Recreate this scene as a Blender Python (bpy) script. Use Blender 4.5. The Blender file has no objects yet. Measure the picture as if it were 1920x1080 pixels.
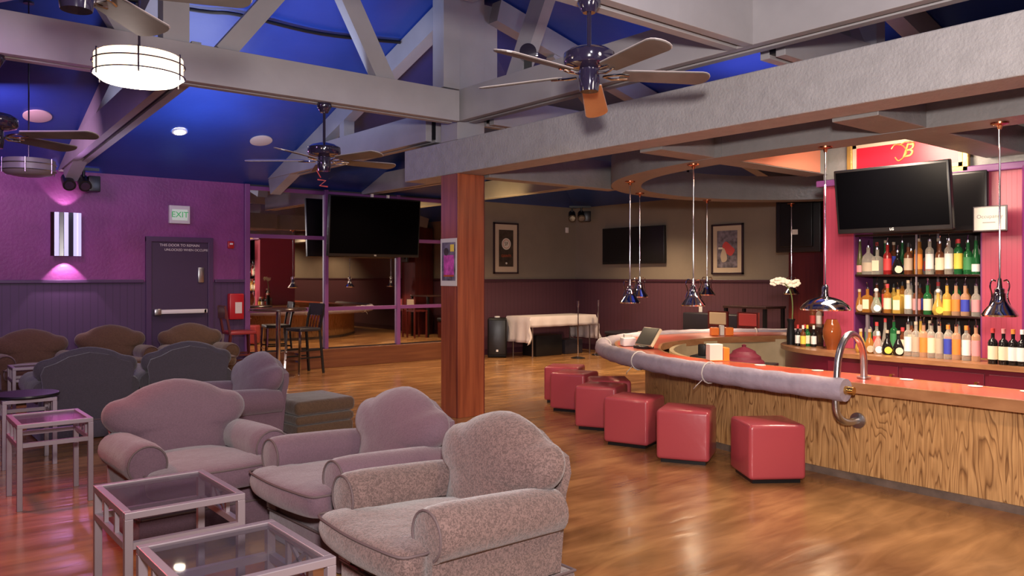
import bpy, bmesh, math, random
from mathutils import Vector, Matrix
R = math.radians; PI = math.pi
random.seed(7)
SC = bpy.context.scene
COL = SC.collection

# ------------------------------------------------------------------ materials
MATS = {}
def nt(name):
    m = bpy.data.materials.new(name); m.use_nodes = True
    n = m.node_tree.nodes; l = m.node_tree.links
    return m, n, l, n['Principled BSDF']
def mat(name, col, rough=.5, metal=0., var=0., vscale=6., stretch=(1, 1, 1), bump=0., bscale=40., spec=.5, emit=None, estr=0., coat=0., trans=0., sheen=0., alpha=1.):
    if name in MATS: return MATS[name]
    m, n, l, b = nt(name)
    b.inputs['Base Color'].default_value = (*col, 1); b.inputs['Roughness'].default_value = rough
    b.inputs['Metallic'].default_value = metal; b.inputs['Specular IOR Level'].default_value = spec
    b.inputs['Coat Weight'].default_value = coat; b.inputs['Transmission Weight'].default_value = trans
    b.inputs['Sheen Weight'].default_value = sheen; b.inputs['Alpha'].default_value = alpha
    if emit: b.inputs['Emission Color'].default_value = (*emit, 1); b.inputs['Emission Strength'].default_value = estr
    if var or bump:
        tc = n.new('ShaderNodeTexCoord'); mp = n.new('ShaderNodeMapping'); mp.inputs['Scale'].default_value = stretch
        l.new(tc.outputs['Object'], mp.inputs['Vector'])
    if var:
        t = n.new('ShaderNodeTexNoise'); t.inputs['Scale'].default_value = vscale; t.inputs['Detail'].default_value = 6
        l.new(mp.outputs['Vector'], t.inputs['Vector'])
        r = n.new('ShaderNodeValToRGB'); r.color_ramp.elements[0].position = .3; r.color_ramp.elements[1].position = .7
        r.color_ramp.elements[0].color = (*[c*(1-var) for c in col], 1); r.color_ramp.elements[1].color = (*[min(1, c*(1+var)) for c in col], 1)
        l.new(t.outputs['Fac'], r.inputs['Fac']); l.new(r.outputs['Color'], b.inputs['Base Color'])
    if bump:
        t2 = n.new('ShaderNodeTexNoise'); t2.inputs['Scale'].default_value = bscale; t2.inputs['Detail'].default_value = 4
        l.new(mp.outputs['Vector'], t2.inputs['Vector'])
        bp = n.new('ShaderNodeBump'); bp.inputs['Strength'].default_value = bump; bp.inputs['Distance'].default_value = .02
        l.new(t2.outputs['Fac'], bp.inputs['Height']); l.new(bp.outputs['Normal'], b.inputs['Normal'])
    MATS[name] = m; return m

def mat_oak():
    m, n, l, b = nt('oak_panel')
    tc = n.new('ShaderNodeTexCoord'); mp = n.new('ShaderNodeMapping'); mp.inputs['Scale'].default_value = (2.5, 2.5, .33)
    l.new(tc.outputs['Object'], mp.inputs['Vector'])
    a = n.new('ShaderNodeTexNoise'); a.inputs['Scale'].default_value = 1.5; a.inputs['Detail'].default_value = 3; a.inputs['Distortion'].default_value = .35
    l.new(mp.outputs['Vector'], a.inputs['Vector'])
    mu = n.new('ShaderNodeMath'); mu.operation = 'MULTIPLY'; mu.inputs[1].default_value = 30; l.new(a.outputs['Fac'], mu.inputs[0])
    fr = n.new('ShaderNodeMath'); fr.operation = 'FRACT'; l.new(mu.outputs[0], fr.inputs[0])
    r = n.new('ShaderNodeValToRGB'); e = r.color_ramp.elements
    e[0].position = 0; e[0].color = (.26, .12, .042, 1); e[1].position = .2; e[1].color = (.50, .265, .10, 1)
    x = e.new(.85); x.color = (.60, .335, .135, 1); x = e.new(1.); x.color = (.2, .085, .028, 1)
    l.new(fr.outputs[0], r.inputs['Fac'])
    f = n.new('ShaderNodeTexNoise'); f.inputs['Scale'].default_value = 30; f.inputs['Detail'].default_value = 4
    mp2 = n.new('ShaderNodeMapping'); mp2.inputs['Scale'].default_value = (2, 2, .12); l.new(tc.outputs['Object'], mp2.inputs['Vector']); l.new(mp2.outputs['Vector'], f.inputs['Vector'])
    r2 = n.new('ShaderNodeValToRGB'); r2.color_ramp.elements[0].position = .35; r2.color_ramp.elements[0].color = (.55, .5, .45, 1); r2.color_ramp.elements[1].position = .6; r2.color_ramp.elements[1].color = (1, 1, 1, 1)
    l.new(f.outputs['Fac'], r2.inputs['Fac'])
    mx = n.new('ShaderNodeMixRGB'); mx.blend_type = 'MULTIPLY'; mx.inputs[0].default_value = .7
    l.new(r.outputs['Color'], mx.inputs[1]); l.new(r2.outputs['Color'], mx.inputs[2]); l.new(mx.outputs[0], b.inputs['Base Color'])
    b.inputs['Roughness'].default_value = .42
    return m
def mat_floor():
    m, n, l, b = nt('stained_concrete')
    tc = n.new('ShaderNodeTexCoord')
    def noise(scale, st, det=5, rot=0, dist=0):
        mp = n.new('ShaderNodeMapping'); mp.inputs['Scale'].default_value = st; mp.inputs['Rotation'].default_value = (0, 0, rot)
        l.new(tc.outputs['Object'], mp.inputs['Vector'])
        t = n.new('ShaderNodeTexNoise'); t.inputs['Scale'].default_value = scale; t.inputs['Detail'].default_value = det; t.inputs['Distortion'].default_value = dist
        l.new(mp.outputs['Vector'], t.inputs['Vector']); return t
    a = noise(.7, (1, 1, 1), 5, 0, .6); s1 = noise(1.5, (1, 5, 1), 7, .75, .7); s2 = noise(.9, (1, 2.2, 1), 7, .95, 1.2)
    r = n.new('ShaderNodeValToRGB'); e = r.color_ramp.elements
    e[0].position = .3; e[0].color = (.26, .115, .045, 1); e[1].position = .72; e[1].color = (.50, .27, .11, 1)
    l.new(a.outputs['Fac'], r.inputs['Fac'])
    def mul(c, t, lo, hi, f):
        q = n.new('ShaderNodeValToRGB'); q.color_ramp.elements[0].position = lo; q.color_ramp.elements[0].color = (.62, .56, .5, 1); q.color_ramp.elements[1].position = hi; q.color_ramp.elements[1].color = (1.1, 1.08, 1.05, 1)
        l.new(t.outputs['Fac'], q.inputs['Fac']); mx = n.new('ShaderNodeMixRGB'); mx.blend_type = 'MULTIPLY'; mx.inputs[0].default_value = f
        l.new(c, mx.inputs[1]); l.new(q.outputs['Color'], mx.inputs[2]); return mx.outputs[0]
    c = mul(r.outputs['Color'], s1, .35, .65, .75); c = mul(c, s2, .4, .62, .55); l.new(c, b.inputs['Base Color'])
    rr = n.new('ShaderNodeMapRange'); rr.inputs['To Min'].default_value = .11; rr.inputs['To Max'].default_value = .32; l.new(s1.outputs['Fac'], rr.inputs['Value']); l.new(rr.outputs[0], b.inputs['Roughness'])
    bp = n.new('ShaderNodeBump'); bp.inputs['Strength'].default_value = .22; bp.inputs['Distance'].default_value = .02; l.new(s1.outputs['Fac'], bp.inputs['Height']); l.new(bp.outputs['Normal'], b.inputs['Normal'])
    b.inputs['Specular IOR Level'].default_value = .55
    return m
def mat_bead(name, col, axis, per=.09, rough=.5, dark=.55):
    m, n, l, b = nt(name)
    tc = n.new('ShaderNodeTexCoord'); sx = n.new('ShaderNodeSeparateXYZ'); l.new(tc.outputs['Object'], sx.inputs[0])
    mu = n.new('ShaderNodeMath'); mu.operation = 'MULTIPLY'; mu.inputs[1].default_value = 1/per; l.new(sx.outputs[axis], mu.inputs[0])
    fr = n.new('ShaderNodeMath'); fr.operation = 'FRACT'; l.new(mu.outputs[0], fr.inputs[0])
    r = n.new('ShaderNodeValToRGB'); e = r.color_ramp.elements; e[0].position = 0; e[0].color = (*[c*dark for c in col], 1); e[1].position = .14; e[1].color = (*col, 1)
    l.new(fr.outputs[0], r.inputs['Fac']); l.new(r.outputs['Color'], b.inputs['Base Color'])
    bp = n.new('ShaderNodeBump'); bp.inputs['Strength'].default_value = .4; bp.inputs['Distance'].default_value = .01; l.new(r.outputs['Color'], bp.inputs['Height']); l.new(bp.outputs['Normal'], b.inputs['Normal'])
    b.inputs['Roughness'].default_value = rough
    return m
def mat_glass(name, col, alpha=.35, rough=.05):
    m, n, l, b = nt(name)
    b.inputs['Base Color'].default_value = (*col, 1); b.inputs['Roughness'].default_value = rough
    tr = n.new('ShaderNodeBsdfTransparent'); tr.inputs[0].default_value = (*([min(1, c*.5+.5) for c in col] if alpha > .15 else (.86, .86, .88)), 1)
    fz = n.new('ShaderNodeLayerWeight'); fz.inputs[0].default_value = .5
    pw = n.new('ShaderNodeMath'); pw.operation = 'POWER'; pw.inputs[1].default_value = 2.2 if alpha > .15 else 4.; l.new(fz.outputs['Facing'], pw.inputs[0])
    ml = n.new('ShaderNodeMath'); ml.operation = 'MULTIPLY'; ml.inputs[1].default_value = .8; l.new(pw.outputs[0], ml.inputs[0])
    ad = n.new('ShaderNodeMath'); ad.operation = 'ADD'; ad.use_clamp = True; ad.inputs[1].default_value = alpha; l.new(ml.outputs[0], ad.inputs[0])
    mx = n.new('ShaderNodeMixShader'); l.new(ad.outputs[0], mx.inputs[0]); l.new(tr.outputs[0], mx.inputs[1]); l.new(b.outputs[0], mx.inputs[2])
    l.new(mx.outputs[0], n['Material Output'].inputs['Surface'])
    return m
def mat_wood(name, c1, c2, rough=.4, st=(14, 14, .7)):
    m, n, l, b = nt(name)
    tc = n.new('ShaderNodeTexCoord'); mp = n.new('ShaderNodeMapping'); mp.inputs['Scale'].default_value = st; l.new(tc.outputs['Object'], mp.inputs['Vector'])
    t = n.new('ShaderNodeTexNoise'); t.inputs['Scale'].default_value = 1.6; t.inputs['Detail'].default_value = 6; t.inputs['Distortion'].default_value = .4; l.new(mp.outputs['Vector'], t.inputs['Vector'])
    r = n.new('ShaderNodeValToRGB'); r.color_ramp.elements[0].position = .32; r.color_ramp.elements[0].color = (*c1, 1); r.color_ramp.elements[1].position = .68; r.color_ramp.elements[1].color = (*c2, 1)
    l.new(t.outputs['Fac'], r.inputs['Fac']); l.new(r.outputs['Color'], b.inputs['Base Color']); b.inputs['Roughness'].default_value = rough
    return m
def mat_fabric(name, c, v=.22, scale=55):
    m, n, l, b = nt(name)
    tc = n.new('ShaderNodeTexCoord')
    t = n.new('ShaderNodeTexNoise'); t.inputs['Scale'].default_value = scale; t.inputs['Detail'].default_value = 3; t.inputs['Distortion'].default_value = 1.2; l.new(tc.outputs['Object'], t.inputs['Vector'])
    r = n.new('ShaderNodeValToRGB'); r.color_ramp.elements[0].position = .42; r.color_ramp.elements[0].color = (*[x*(1-v) for x in c], 1); r.color_ramp.elements[1].position = .58; r.color_ramp.elements[1].color = (*[x*(1+v) for x in c], 1)
    l.new(t.outputs['Fac'], r.inputs['Fac']); l.new(r.outputs['Color'], b.inputs['Base Color'])
    b.inputs['Roughness'].default_value = .8; b.inputs['Sheen Weight'].default_value = .3; b.inputs['Specular IOR Level'].default_value = .25
    t2 = n.new('ShaderNodeTexNoise'); t2.inputs['Scale'].default_value = 5; t2.inputs['Detail'].default_value = 3; l.new(tc.outputs['Object'], t2.inputs['Vector'])
    ad = n.new('ShaderNodeMath'); ad.operation = 'MULTIPLY_ADD'; ad.inputs[1].default_value = 4.; l.new(t2.outputs['Fac'], ad.inputs[0]); l.new(t.outputs['Fac'], ad.inputs[2])
    bp = n.new('ShaderNodeBump'); bp.inputs['Strength'].default_value = .3; bp.inputs['Distance'].default_value = .015; l.new(ad.outputs[0], bp.inputs['Height']); l.new(bp.outputs['Normal'], b.inputs['Normal'])
    return m

M = dict(
 floor=mat_floor(), oak=mat_oak(),
 blue=mat('blue_ceiling_paint', (.018, .052, .29), .38, var=.12, vscale=1.2, bump=.15, bscale=6),
 purple=mat('purple_wall_paint', (.22, .045, .19), .5, var=.16, vscale=2.2, bump=.35, bscale=22),
 purple_trim=mat('purple_trim_paint', (.20, .06, .21), .4),
 wains_p=mat_bead('purple_wainscot', (.075, .035, .10), 0, .1),
 taupe=mat('taupe_wall_paint', (.22, .18, .14), .6, var=.08, vscale=1.5, bump=.1, bscale=15),
 wains_m=mat_bead('maroon_wainscot', (.10, .037, .052), 0, .1), wains_m2=mat_bead('maroon_wainscot_side', (.10, .037, .052), 1, .1),
 rail_m=mat('maroon_rail', (.055, .018, .03), .4), rail_p=mat('purple_rail', (.075, .035, .10), .4),
 beam=mat('painted_timber', (.36, .34, .345), .55, var=.06, vscale=3, bump=.12, bscale=9),
 stucco=mat('grey_plaster_beam', (.36, .34, .335), .6, var=.08, vscale=9, bump=.4, bscale=48),
 soffit=mat('grey_soffit_paint', (.235, .225, .215), .42, var=.07, vscale=5, bump=.25, bscale=26),
 post=mat_wood('reddish_post_wood', (.20, .045, .02), (.34, .088, .035), .32),
 base=mat_wood('brown_plinth_wood', (.13, .04, .02), (.2, .07, .03), .4, (.7, 14, 14)),
 mirror=mat('mirror_glass', (.80, .78, .76), .015, 1.),
 chrome=mat('chrome', (.75, .74, .75), .08, 1.), steel=mat('brushed_steel', (.5, .49, .5), .3, 1.),
 pewter=mat('pewter_metal_frame', (.34, .28, .31), .42, .55), copper=mat('copper_canopy', (.55, .2, .1), .25, 1.),
 black=mat('black_plastic', (.008, .008, .009), .35), gloss=mat('black_screen', (.001, .001, .0015), .3, spec=.06), screen2=mat('grey_screen', (.012, .011, .012), .35, spec=.2),
 fabric=mat_fabric('taupe_jacquard', (.125, .077, .07), .32, 85), fabric_p=mat_fabric('mauve_weave', (.125, .070, .092), .08, 110), fabric_b=mat_fabric('brown_weave', (.085, .045, .024), .12, 70), fabric_d=mat_fabric('charcoal_weave', (.065, .055, .065), .08, 80),
 welt=mat('dark_welt', (.10, .066, .068), .85),
 redleather=mat('red_vinyl', (.42, .062, .075), .3, coat=.3, bump=.06, bscale=18), counter=mat('red_laminate', (.50, .08, .04), .3, var=.06, vscale=8, coat=.25), counter_edge=mat_wood('counter_edge_wood', (.3, .13, .055), (.42, .2, .09), .3, (3, 3, 10)),
 roll=mat('grey_cloth_wrap', (.36, .30, .36), .7, var=.1, vscale=7, bump=.5, bscale=12), brass=mat('brass', (.7, .45, .15), .25, 1.), cord=mat('white_cord', (.6, .55, .5), .7),
 cream=mat('cream_panel', (.5, .38, .22), .5, var=.1), winepanel=mat('wine_red_laminate', (.15, .012, .028), .3, coat=.2), darkwine=mat_wood('dark_mahogany', (.06, .008, .008), (.1, .014, .012), .3),
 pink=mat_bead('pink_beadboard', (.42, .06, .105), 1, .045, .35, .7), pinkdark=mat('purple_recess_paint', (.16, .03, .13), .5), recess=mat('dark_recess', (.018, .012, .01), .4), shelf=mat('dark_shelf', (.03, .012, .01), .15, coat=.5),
 warm_lit_face=mat('salmon_light_tint', (.5, .19, .12), .5), gold=mat('gilt_wood', (.5, .31, .09), .35, .5, bump=.2), redsign=mat('red_artwork', (.62, .012, .03), .35, emit=(.8, .015, .03), estr=.25),  # the salmon tone is orange light put into a paint colour
 white=mat('white_paper', (.66, .62, .54), .6), whitep=mat('white_plastic', (.75, .72, .7), .4), ceramic=mat('pale_disc', (.6, .5, .46), .5), linen=mat('white_linen', (.66, .58, .56), .8, bump=.2, bscale=12),
 blade_up=mat('white_blade_edge', (.5, .44, .42), .35), blade=mat_wood('dark_walnut_blade', (.075, .062, .055), (.15, .13, .115), .35, (2, 2, 2)), bladelit=mat_wood('warm_lit_blade', (.5, .2, .07), (.62, .28, .1), .4, (2, 2, 2)), fanbody=mat('black_enamel', (.02, .015, .035), .12, coat=1.),  # bladelit: warm light on a fan blade put into its colour
 glow=mat('lit_lamp_glass', (.9, .8, .65), .5, emit=(1, .86, .62), estr=9.), glow2=mat('lit_lamp_side', (.9, .7, .5), .5, emit=(1, .72, .42), estr=2.6), bulb=mat('lit_bulb', (1, .9, .7), .5, emit=(1, .86, .66), estr=40.), frosted=mat('frosted_shade', (.30, .26, .3), .35),
 exitw=mat('exit_housing', (.62, .6, .58), .5), exitg=mat('exit_letters', (.02, .35, .08), .5, emit=(.25, .95, .35), estr=.15), exitface=mat('exit_face', (.7, .85, .7), .5, emit=(.6, .85, .6), estr=.12), red=mat('red_enamel', (.45, .01, .02), .35), doorp=mat('dark_purple_door', (.055, .03, .075), .42), darkwood=mat_wood('dark_cherry_wood', (.075, .012, .012), (.13, .02, .018), .32), blackseat=mat('black_vinyl', (.025, .022, .03), .35), 
 redseat=mat('dark_red_vinyl', (.30, .03, .035), .35), tableblk=mat('dark_table_top', (.06, .03, .025), .2, coat=.4), ink=mat('dark_ink', (.03, .03, .03), .6), inkgrey=mat('grey_ink', (.25, .23, .22), .6), orange=mat('orange_plastic', (.85, .2, .02), .4), beige=mat('beige_plastic', (.6, .47, .3), .5), maroon=mat('maroon_cloth', (.13, .01, .025), .6, bump=.3, bscale=20),
 glass=mat_glass('table_glass', (.10, .09, .10), .10, .03), petal=mat('white_petals', (.85, .76, .6), .5), stem=mat('green_stem', (.12, .16, .04), .6), amber=mat_glass('amber_vase_glass', (.30, .075, .02), .7), sconce=mat('mirror_strip', (.7, .68, .85), .1, .6, emit=(.65, .6, 1.), estr=.9), sconced=mat('dark_glass_strip', (.03, .03, .05), .2, coat=.5),
 magenta=mat('magenta_print', (.55, .08, .35), .5, var=.5, vscale=14), picdark=mat('dark_print', (.05, .035, .025), .5, var=.5, vscale=9), brownshade=mat('brown_shade', (.2, .1, .03), .4), matboard=mat('beige_matboard', (.5, .4, .3), .7), frame=mat('dark_frame', (.03, .015, .02), .3), picred=mat('red_print', (.5, .06, .06), .5), picgrey=mat('grey_print', (.15, .13, .16), .5, var=.7, vscale=12),
 rust=mat('orange_print', (.45, .08, .02), .6), darkvoid=mat('dark_interior_paint', (.05, .045, .05), .7),
)
GL = dict(clear=mat_glass('clear_bottle_glass', (.85, .78, .66), .22), amber=mat_glass('amber_liquor_glass', (.55, .22, .04), .5), gold=mat_glass('golden_liquor_glass', (.8, .5, .1), .5), green=mat_glass('green_bottle_glass', (.02, .14, .04), .75), dark=mat_glass('black_bottle_glass', (.012, .01, .01), .95), red=mat_glass('red_liquor_glass', (.35, .02, .02), .7), blue=mat_glass('blue_bottle_glass', (.02, .05, .4), .7), olive=mat_glass('olive_bottle_glass', (.12, .12, .04), .7), brown=mat_glass('brown_liquor_glass', (.16, .05, .02), .8), peach=mat_glass('peach_liquor_glass', (.85, .5, .3), .4))
LB = dict(cream=mat('cream_label', (.8, .7, .48), .6), white=mat('white_label', (.85, .82, .76), .6), yellow=mat('yellow_label', (.85, .62, .08), .6), red=mat('red_label', (.6, .05, .05), .6), orange=mat('orange_label', (.85, .25, .04), .6), tan=mat('tan_label', (.5, .4, .28), .6), blue=mat('blue_label', (.04, .06, .45), .6), green=mat('green_label', (.05, .25, .08), .6), pink=mat('pink_label', (.75, .3, .3), .6), black=mat('black_label', (.02, .02, .02), .5))

# ------------------------------------------------------------------ mesh helpers
class MB:
    def __init__(s): s.b = bmesh.new()
    def box(s, x0, x1, y0, y1, z0, z1, bev=0., seg=2, mtx=None):
        r = bmesh.ops.create_cube(s.b, size=1); vs = r['verts']
        bmesh.ops.transform(s.b, verts=vs, matrix=Matrix.Translation(((x0+x1)/2, (y0+y1)/2, (z0+z1)/2)) @ Matrix.Diagonal((abs(x1-x0), abs(y1-y0), abs(z1-z0), 1)))
        if bev:
            es = list({e for v in vs for e in v.link_edges})
            r2 = bmesh.ops.bevel(s.b, geom=es, offset=bev, segments=seg, profile=.5, affect='EDGES')
            vs = list({v for f in r2['faces'] for v in f.verts} | {v for v in vs if v.is_valid})
        if mtx: bmesh.ops.transform(s.b, verts=[v for v in vs if v.is_valid], matrix=mtx)
        return s
    def bar(s, p, q, w, h, up=(0, 0, 1)):
        p, q = Vector(p), Vector(q); d = q-p; L = d.length; y = d.normalized(); x = y.cross(Vector(up))
        if x.length < 1e-4: x = Vector((1, 0, 0))
        x.normalize(); z = x.cross(y)
        m = Matrix((x, y, z)).transposed().to_4x4(); m.translation = (p+q)/2
        r = bmesh.ops.create_cube(s.b, size=1); bmesh.ops.transform(s.b, verts=r['verts'], matrix=m @ Matrix.Diagonal((w, L, h, 1))); return s
    def cyl(s, p, q, r0, r1=None, n=16):
        p, q = Vector(p), Vector(q); d = q-p; r1 = r0 if r1 is None else r1
        r = bmesh.ops.create_cone(s.b, cap_ends=True, segments=n, radius1=max(r0, 1e-4), radius2=max(r1, 1e-4), depth=d.length)
        m = d.to_track_quat('Z', 'Y').to_matrix().to_4x4(); m.translation = (p+q)/2
        bmesh.ops.transform(s.b, verts=r['verts'], matrix=m); return s
    def lathe(s, prof, c=(0, 0, 0), n=20, a0=0, a1=2*PI):
        full = abs(a1-a0-2*PI) < 1e-6; k = n if full else n+1; rings = []
        for (r, z) in prof:
            rings.append([s.b.verts.new((c[0]+r*math.cos(a0+(a1-a0)*i/n), c[1]+r*math.sin(a0+(a1-a0)*i/n), c[2]+z)) for i in range(k)])
        for a, b in zip(rings, rings[1:]):
            for i in range(n):
                j = (i+1) % k
                s.b.faces.new((a[i], a[j], b[j], b[i]))
        return s
    def tube(s, pts, r, n=10, cap=True):
        pts = [Vector(p) for p in pts]; rings = []; prev = None
        for i, p in enumerate(pts):
            t = (pts[min(i+1, len(pts)-1)]-pts[max(i-1, 0)]).normalized()
            if prev is None:
                x = t.orthogonal().normalized()
            else: x = (prev - t*prev.dot(t)).normalized()
            prev = x; y = t.cross(x); rr = r[i] if isinstance(r, (list, tuple)) else r
            rings.append([s.b.verts.new(p+rr*(math.cos(2*PI*k/n)*x+math.sin(2*PI*k/n)*y)) for k in range(n)])
        for a, b in zip(rings, rings[1:]):
            for i in range(n): s.b.faces.new((a[i], a[(i+1) % n], b[(i+1) % n], b[i]))
        if cap: s.b.faces.new(rings[0][::-1]); s.b.faces.new(rings[-1])
        return s
    def prism(s, poly, z0, z1, axis='z', bev=0., seg=2):
        def P(a, b, c): return {'z': (a, b, c), 'y': (a, c, b), 'x': (c, a, b)}[axis]
        bot = [s.b.verts.new(P(a, b, z0)) for a, b in poly]; top = [s.b.verts.new(P(a, b, z1)) for a, b in poly]
        fs = [s.b.faces.new(bot[::-1]), s.b.faces.new(top)]
        n = len(poly)
        for i in range(n): fs.append(s.b.faces.new((bot[i], bot[(i+1) % n], top[(i+1) % n], top[i])))
        bmesh.ops.recalc_face_normals(s.b, faces=fs)
        if bev:
            es = list({e for v in bot+top for e in v.link_edges if not (bev > 0 and ((e.verts[0] in bot) != (e.verts[1] in bot)) and n > 12)})
            bmesh.ops.bevel(s.b, geom=es, offset=bev, segments=seg, profile=.5, affect='EDGES')
        return s
    def strip(s, A, B, z0, z1):
        """solid between two plan polylines of equal length"""
        n = len(A); v = [[s.b.verts.new((*p, z)) for p in L] for L in (A, B) for z in (z0, z1)]
        a0, a1, b0, b1 = v
        for i in range(n-1):
            s.b.faces.new((a1[i], a1[i+1], b1[i+1], b1[i])); s.b.faces.new((a0[i], b0[i], b0[i+1], a0[i+1]))
            s.b.faces.new((a0[i], a0[i+1], a1[i+1], a1[i])); s.b.faces.new((b0[i], b1[i], b1[i+1], b0[i+1]))
        s.b.faces.new((a0[0], a1[0], b1[0], b0[0])); s.b.faces.new((a0[-1], b0[-1], b1[-1], a1[-1]))
        return s
    def ball(s, c, r, sc=(1, 1, 1), u=14, v=9):
        q = bmesh.ops.create_uvsphere(s.b, u_segments=u, v_segments=v, radius=r)
        bmesh.ops.transform(s.b, verts=q['verts'], matrix=Matrix.Translation(c) @ Matrix.Diagonal((*sc, 1))); return s
    def quad(s, *p):
        s.b.faces.new([s.b.verts.new(x) for x in p]); return s
    def build(s, name, m, parent=None, smooth=False, loc=None, rot=None):
        bmesh.ops.recalc_face_normals(s.b, faces=s.b.faces[:])
        me = bpy.data.meshes.new(name); s.b.to_mesh(me); s.b.free()
        me.materials.append(m)
        if smooth:
            for p in me.polygons: p.use_smooth = True
            try: me.set_sharp_from_angle(angle=R(40))
            except Exception: pass
        o = bpy.data.objects.new(name, me); COL.objects.link(o)
        if parent: o.parent = parent
        if loc: o.location = loc
        if rot: o.rotation_euler = rot
        return o
def tag(o, label=None, cat=None, group=None, kind=None):
    if label: o['label'] = label
    if cat: o['category'] = cat
    if group: o['group'] = group
    if kind: o['kind'] = kind
    return o
def root(name, label, cat, loc=(0, 0, 0), rz=0., group=None):
    o = bpy.data.objects.new(name, None); COL.objects.link(o); o.location = loc; o.rotation_euler = (0, 0, rz); o.empty_display_size = .1
    return tag(o, label, cat, group)
def struct(o): o['kind'] = 'structure'; return o
def copy_tree(o, loc=None, rz=None, label=None, parent=None):
    c = o.copy(); COL.objects.link(c)
    if parent: c.parent = parent
    if loc: c.location = loc
    if rz is not None: c.rotation_euler = (0, 0, rz)
    if label: c['label'] = label
    for ch in [x for x in list(COL.objects) if x.parent == o]: copy_tree(ch, parent=c)
    return c
def catmull(P, n=8, closed=False):
    out = []; N = len(P); V = [Vector((*p, 0)) if len(p) == 2 else Vector(p) for p in P]
    for i in range(N if closed else N-1):
        g = (lambda k: V[k % N]) if closed else (lambda k: V[max(0, min(N-1, k))])
        a, b, c, d = g(i-1), g(i), g(i+1), g(i+2)
        for j in range(n):
            t = j/n; out.append(.5*((2*b)+(-a+c)*t+(2*a-5*b+4*c-d)*t*t+(-a+3*b-3*c+d)*t**3))
    if not closed: out.append(V[-1])
    return out
def text(name, body, size, m, parent=None, loc=(0, 0, 0), rot=(0, 0, 0), ext=.002, shear=0., align='CENTER'):
    c = bpy.data.curves.new(name, 'FONT'); c.body = body; c.size = size; c.extrude = ext; c.align_x = align; c.align_y = 'CENTER'; c.shear = shear; c.offset = .0
    t = bpy.data.objects.new(name, c); COL.objects.link(t); bpy.context.view_layer.update()
    me = bpy.data.meshes.new_from_object(t); bpy.data.objects.remove(t); me.name = name
    me.materials.clear(); me.materials.append(m)
    o = bpy.data.objects.new(name, me); COL.objects.link(o); o.location = loc; o.rotation_euler = rot
    if parent: o.parent = parent
    return o
RX = (PI/2, 0, 0)          # text standing on a wall that faces -Y
RU = (PI/2, 0, -PI/2)      # text standing on a wall that faces -X

# ------------------------------------------------------------------ room shell
VW = 13.0; UB = 12.4; WT = 3.12; UL = -5.0; VF = -5.0
struct(MB().box(UL, UB+.2, VF, VW+.2, -.1, 0).build('floor', M['floor']))
# purple wall with wainscot
struct(MB().box(UL, 4.9, VW, VW+.2, 1.51, WT).build('wall_back', M['purple']))
struct(MB().box(UL, 3.36, VW-.02, VW+.2, 0, 1.51).box(4.37, 4.9, VW-.02, VW+.2, 0, 1.51).build('wall_back_wainscot', M['wains_p']))
struct(MB().box(UL, 3.33, VW-.06, VW, 1.50, 1.55, .008).box(4.40, 4.9, VW-.06, VW, 1.50, 1.55, .008).build('trim_1', M['rail_p']))
struct(MB().box(4.9, 9.3, VW, VW+.2, 0, WT).build('wall_behind_mirror', M['darkvoid']))
struct(MB().box(9.3, UB, VW, VW+.2, 1.5, WT).build('wall_back_grey', M['taupe']))
struct(MB().box(9.3, UB, VW-.02, VW+.2, 0, 1.5).build('wall_back_maroon', M['wains_m']))
struct(MB().box(9.3, UB, VW-.05, VW, 1.49, 1.54, .008).build('trim_2', M['rail_m']))
struct(MB().box(UB, UB+.2, VF, VW+.2, 1.5, WT).build('wall_right', M['taupe']))
struct(MB().box(UB-.02, UB+.2, VF, VW, 0, 1.5).build('wall_right_maroon', M['wains_m2']))
struct(MB().box(UB-.05, UB, VF, VW-.05, 1.49, 1.54, .008).build('trim_3', M['rail_m']))
struct(MB().box(UL-.2, UL, VF, VW+.2, 0, 5.1).build('wall_left', M['purple']))
struct(MB().box(UL-.2, UB+.2, VF-.2, VF, 0, 5.1).build('wall_front', M['taupe']))
# hipped blue ceiling: slopes up from the two far walls
RZ = 4.95
cu, cv = 5.2, 7.4
m = MB()
m.quad((UL, VW, WT), (UB, VW, WT), (cu, cv, RZ), (UL, cv, RZ))
m.quad((UB, VW, WT), (UB, VF, WT), (cu, VF, RZ), (cu, cv, RZ))
m.quad((UL, cv, RZ), (cu, cv, RZ), (cu, VF, RZ), (UL, VF, RZ))
m.quad((UL, VW+.2, WT+.15), (UB+.2, VW+.2, WT+.15), (cu, cv, RZ+.15), (UL, cv, RZ+.15))
m.quad((UB+.2, VW+.2, WT+.15), (UB+.2, VF, WT+.15), (cu, VF, RZ+.15), (cu, cv, RZ+.15))
m.quad((UL, cv, RZ+.15), (cu, cv, RZ+.15), (cu, VF, RZ+.15), (UL, VF, RZ+.15))
struct(m.build('ceiling', M['blue']))
struct(MB().box(UL, 3.3, VW-.035, VW-.02, 0, .12).box(4.42, 4.88, VW-.035, VW-.02, 0, .12).build('baseboard_back', M['rail_p']))
struct(MB().box(9.35, UB-.05, VW-.035, VW-.02, 0, .12).build('baseboard_back_grey', M['rail_m']))
struct(MB().box(UB-.035, UB-.02, VF, VW-.05, 0, .12).build('baseboard_right', M['rail_m']))

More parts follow.
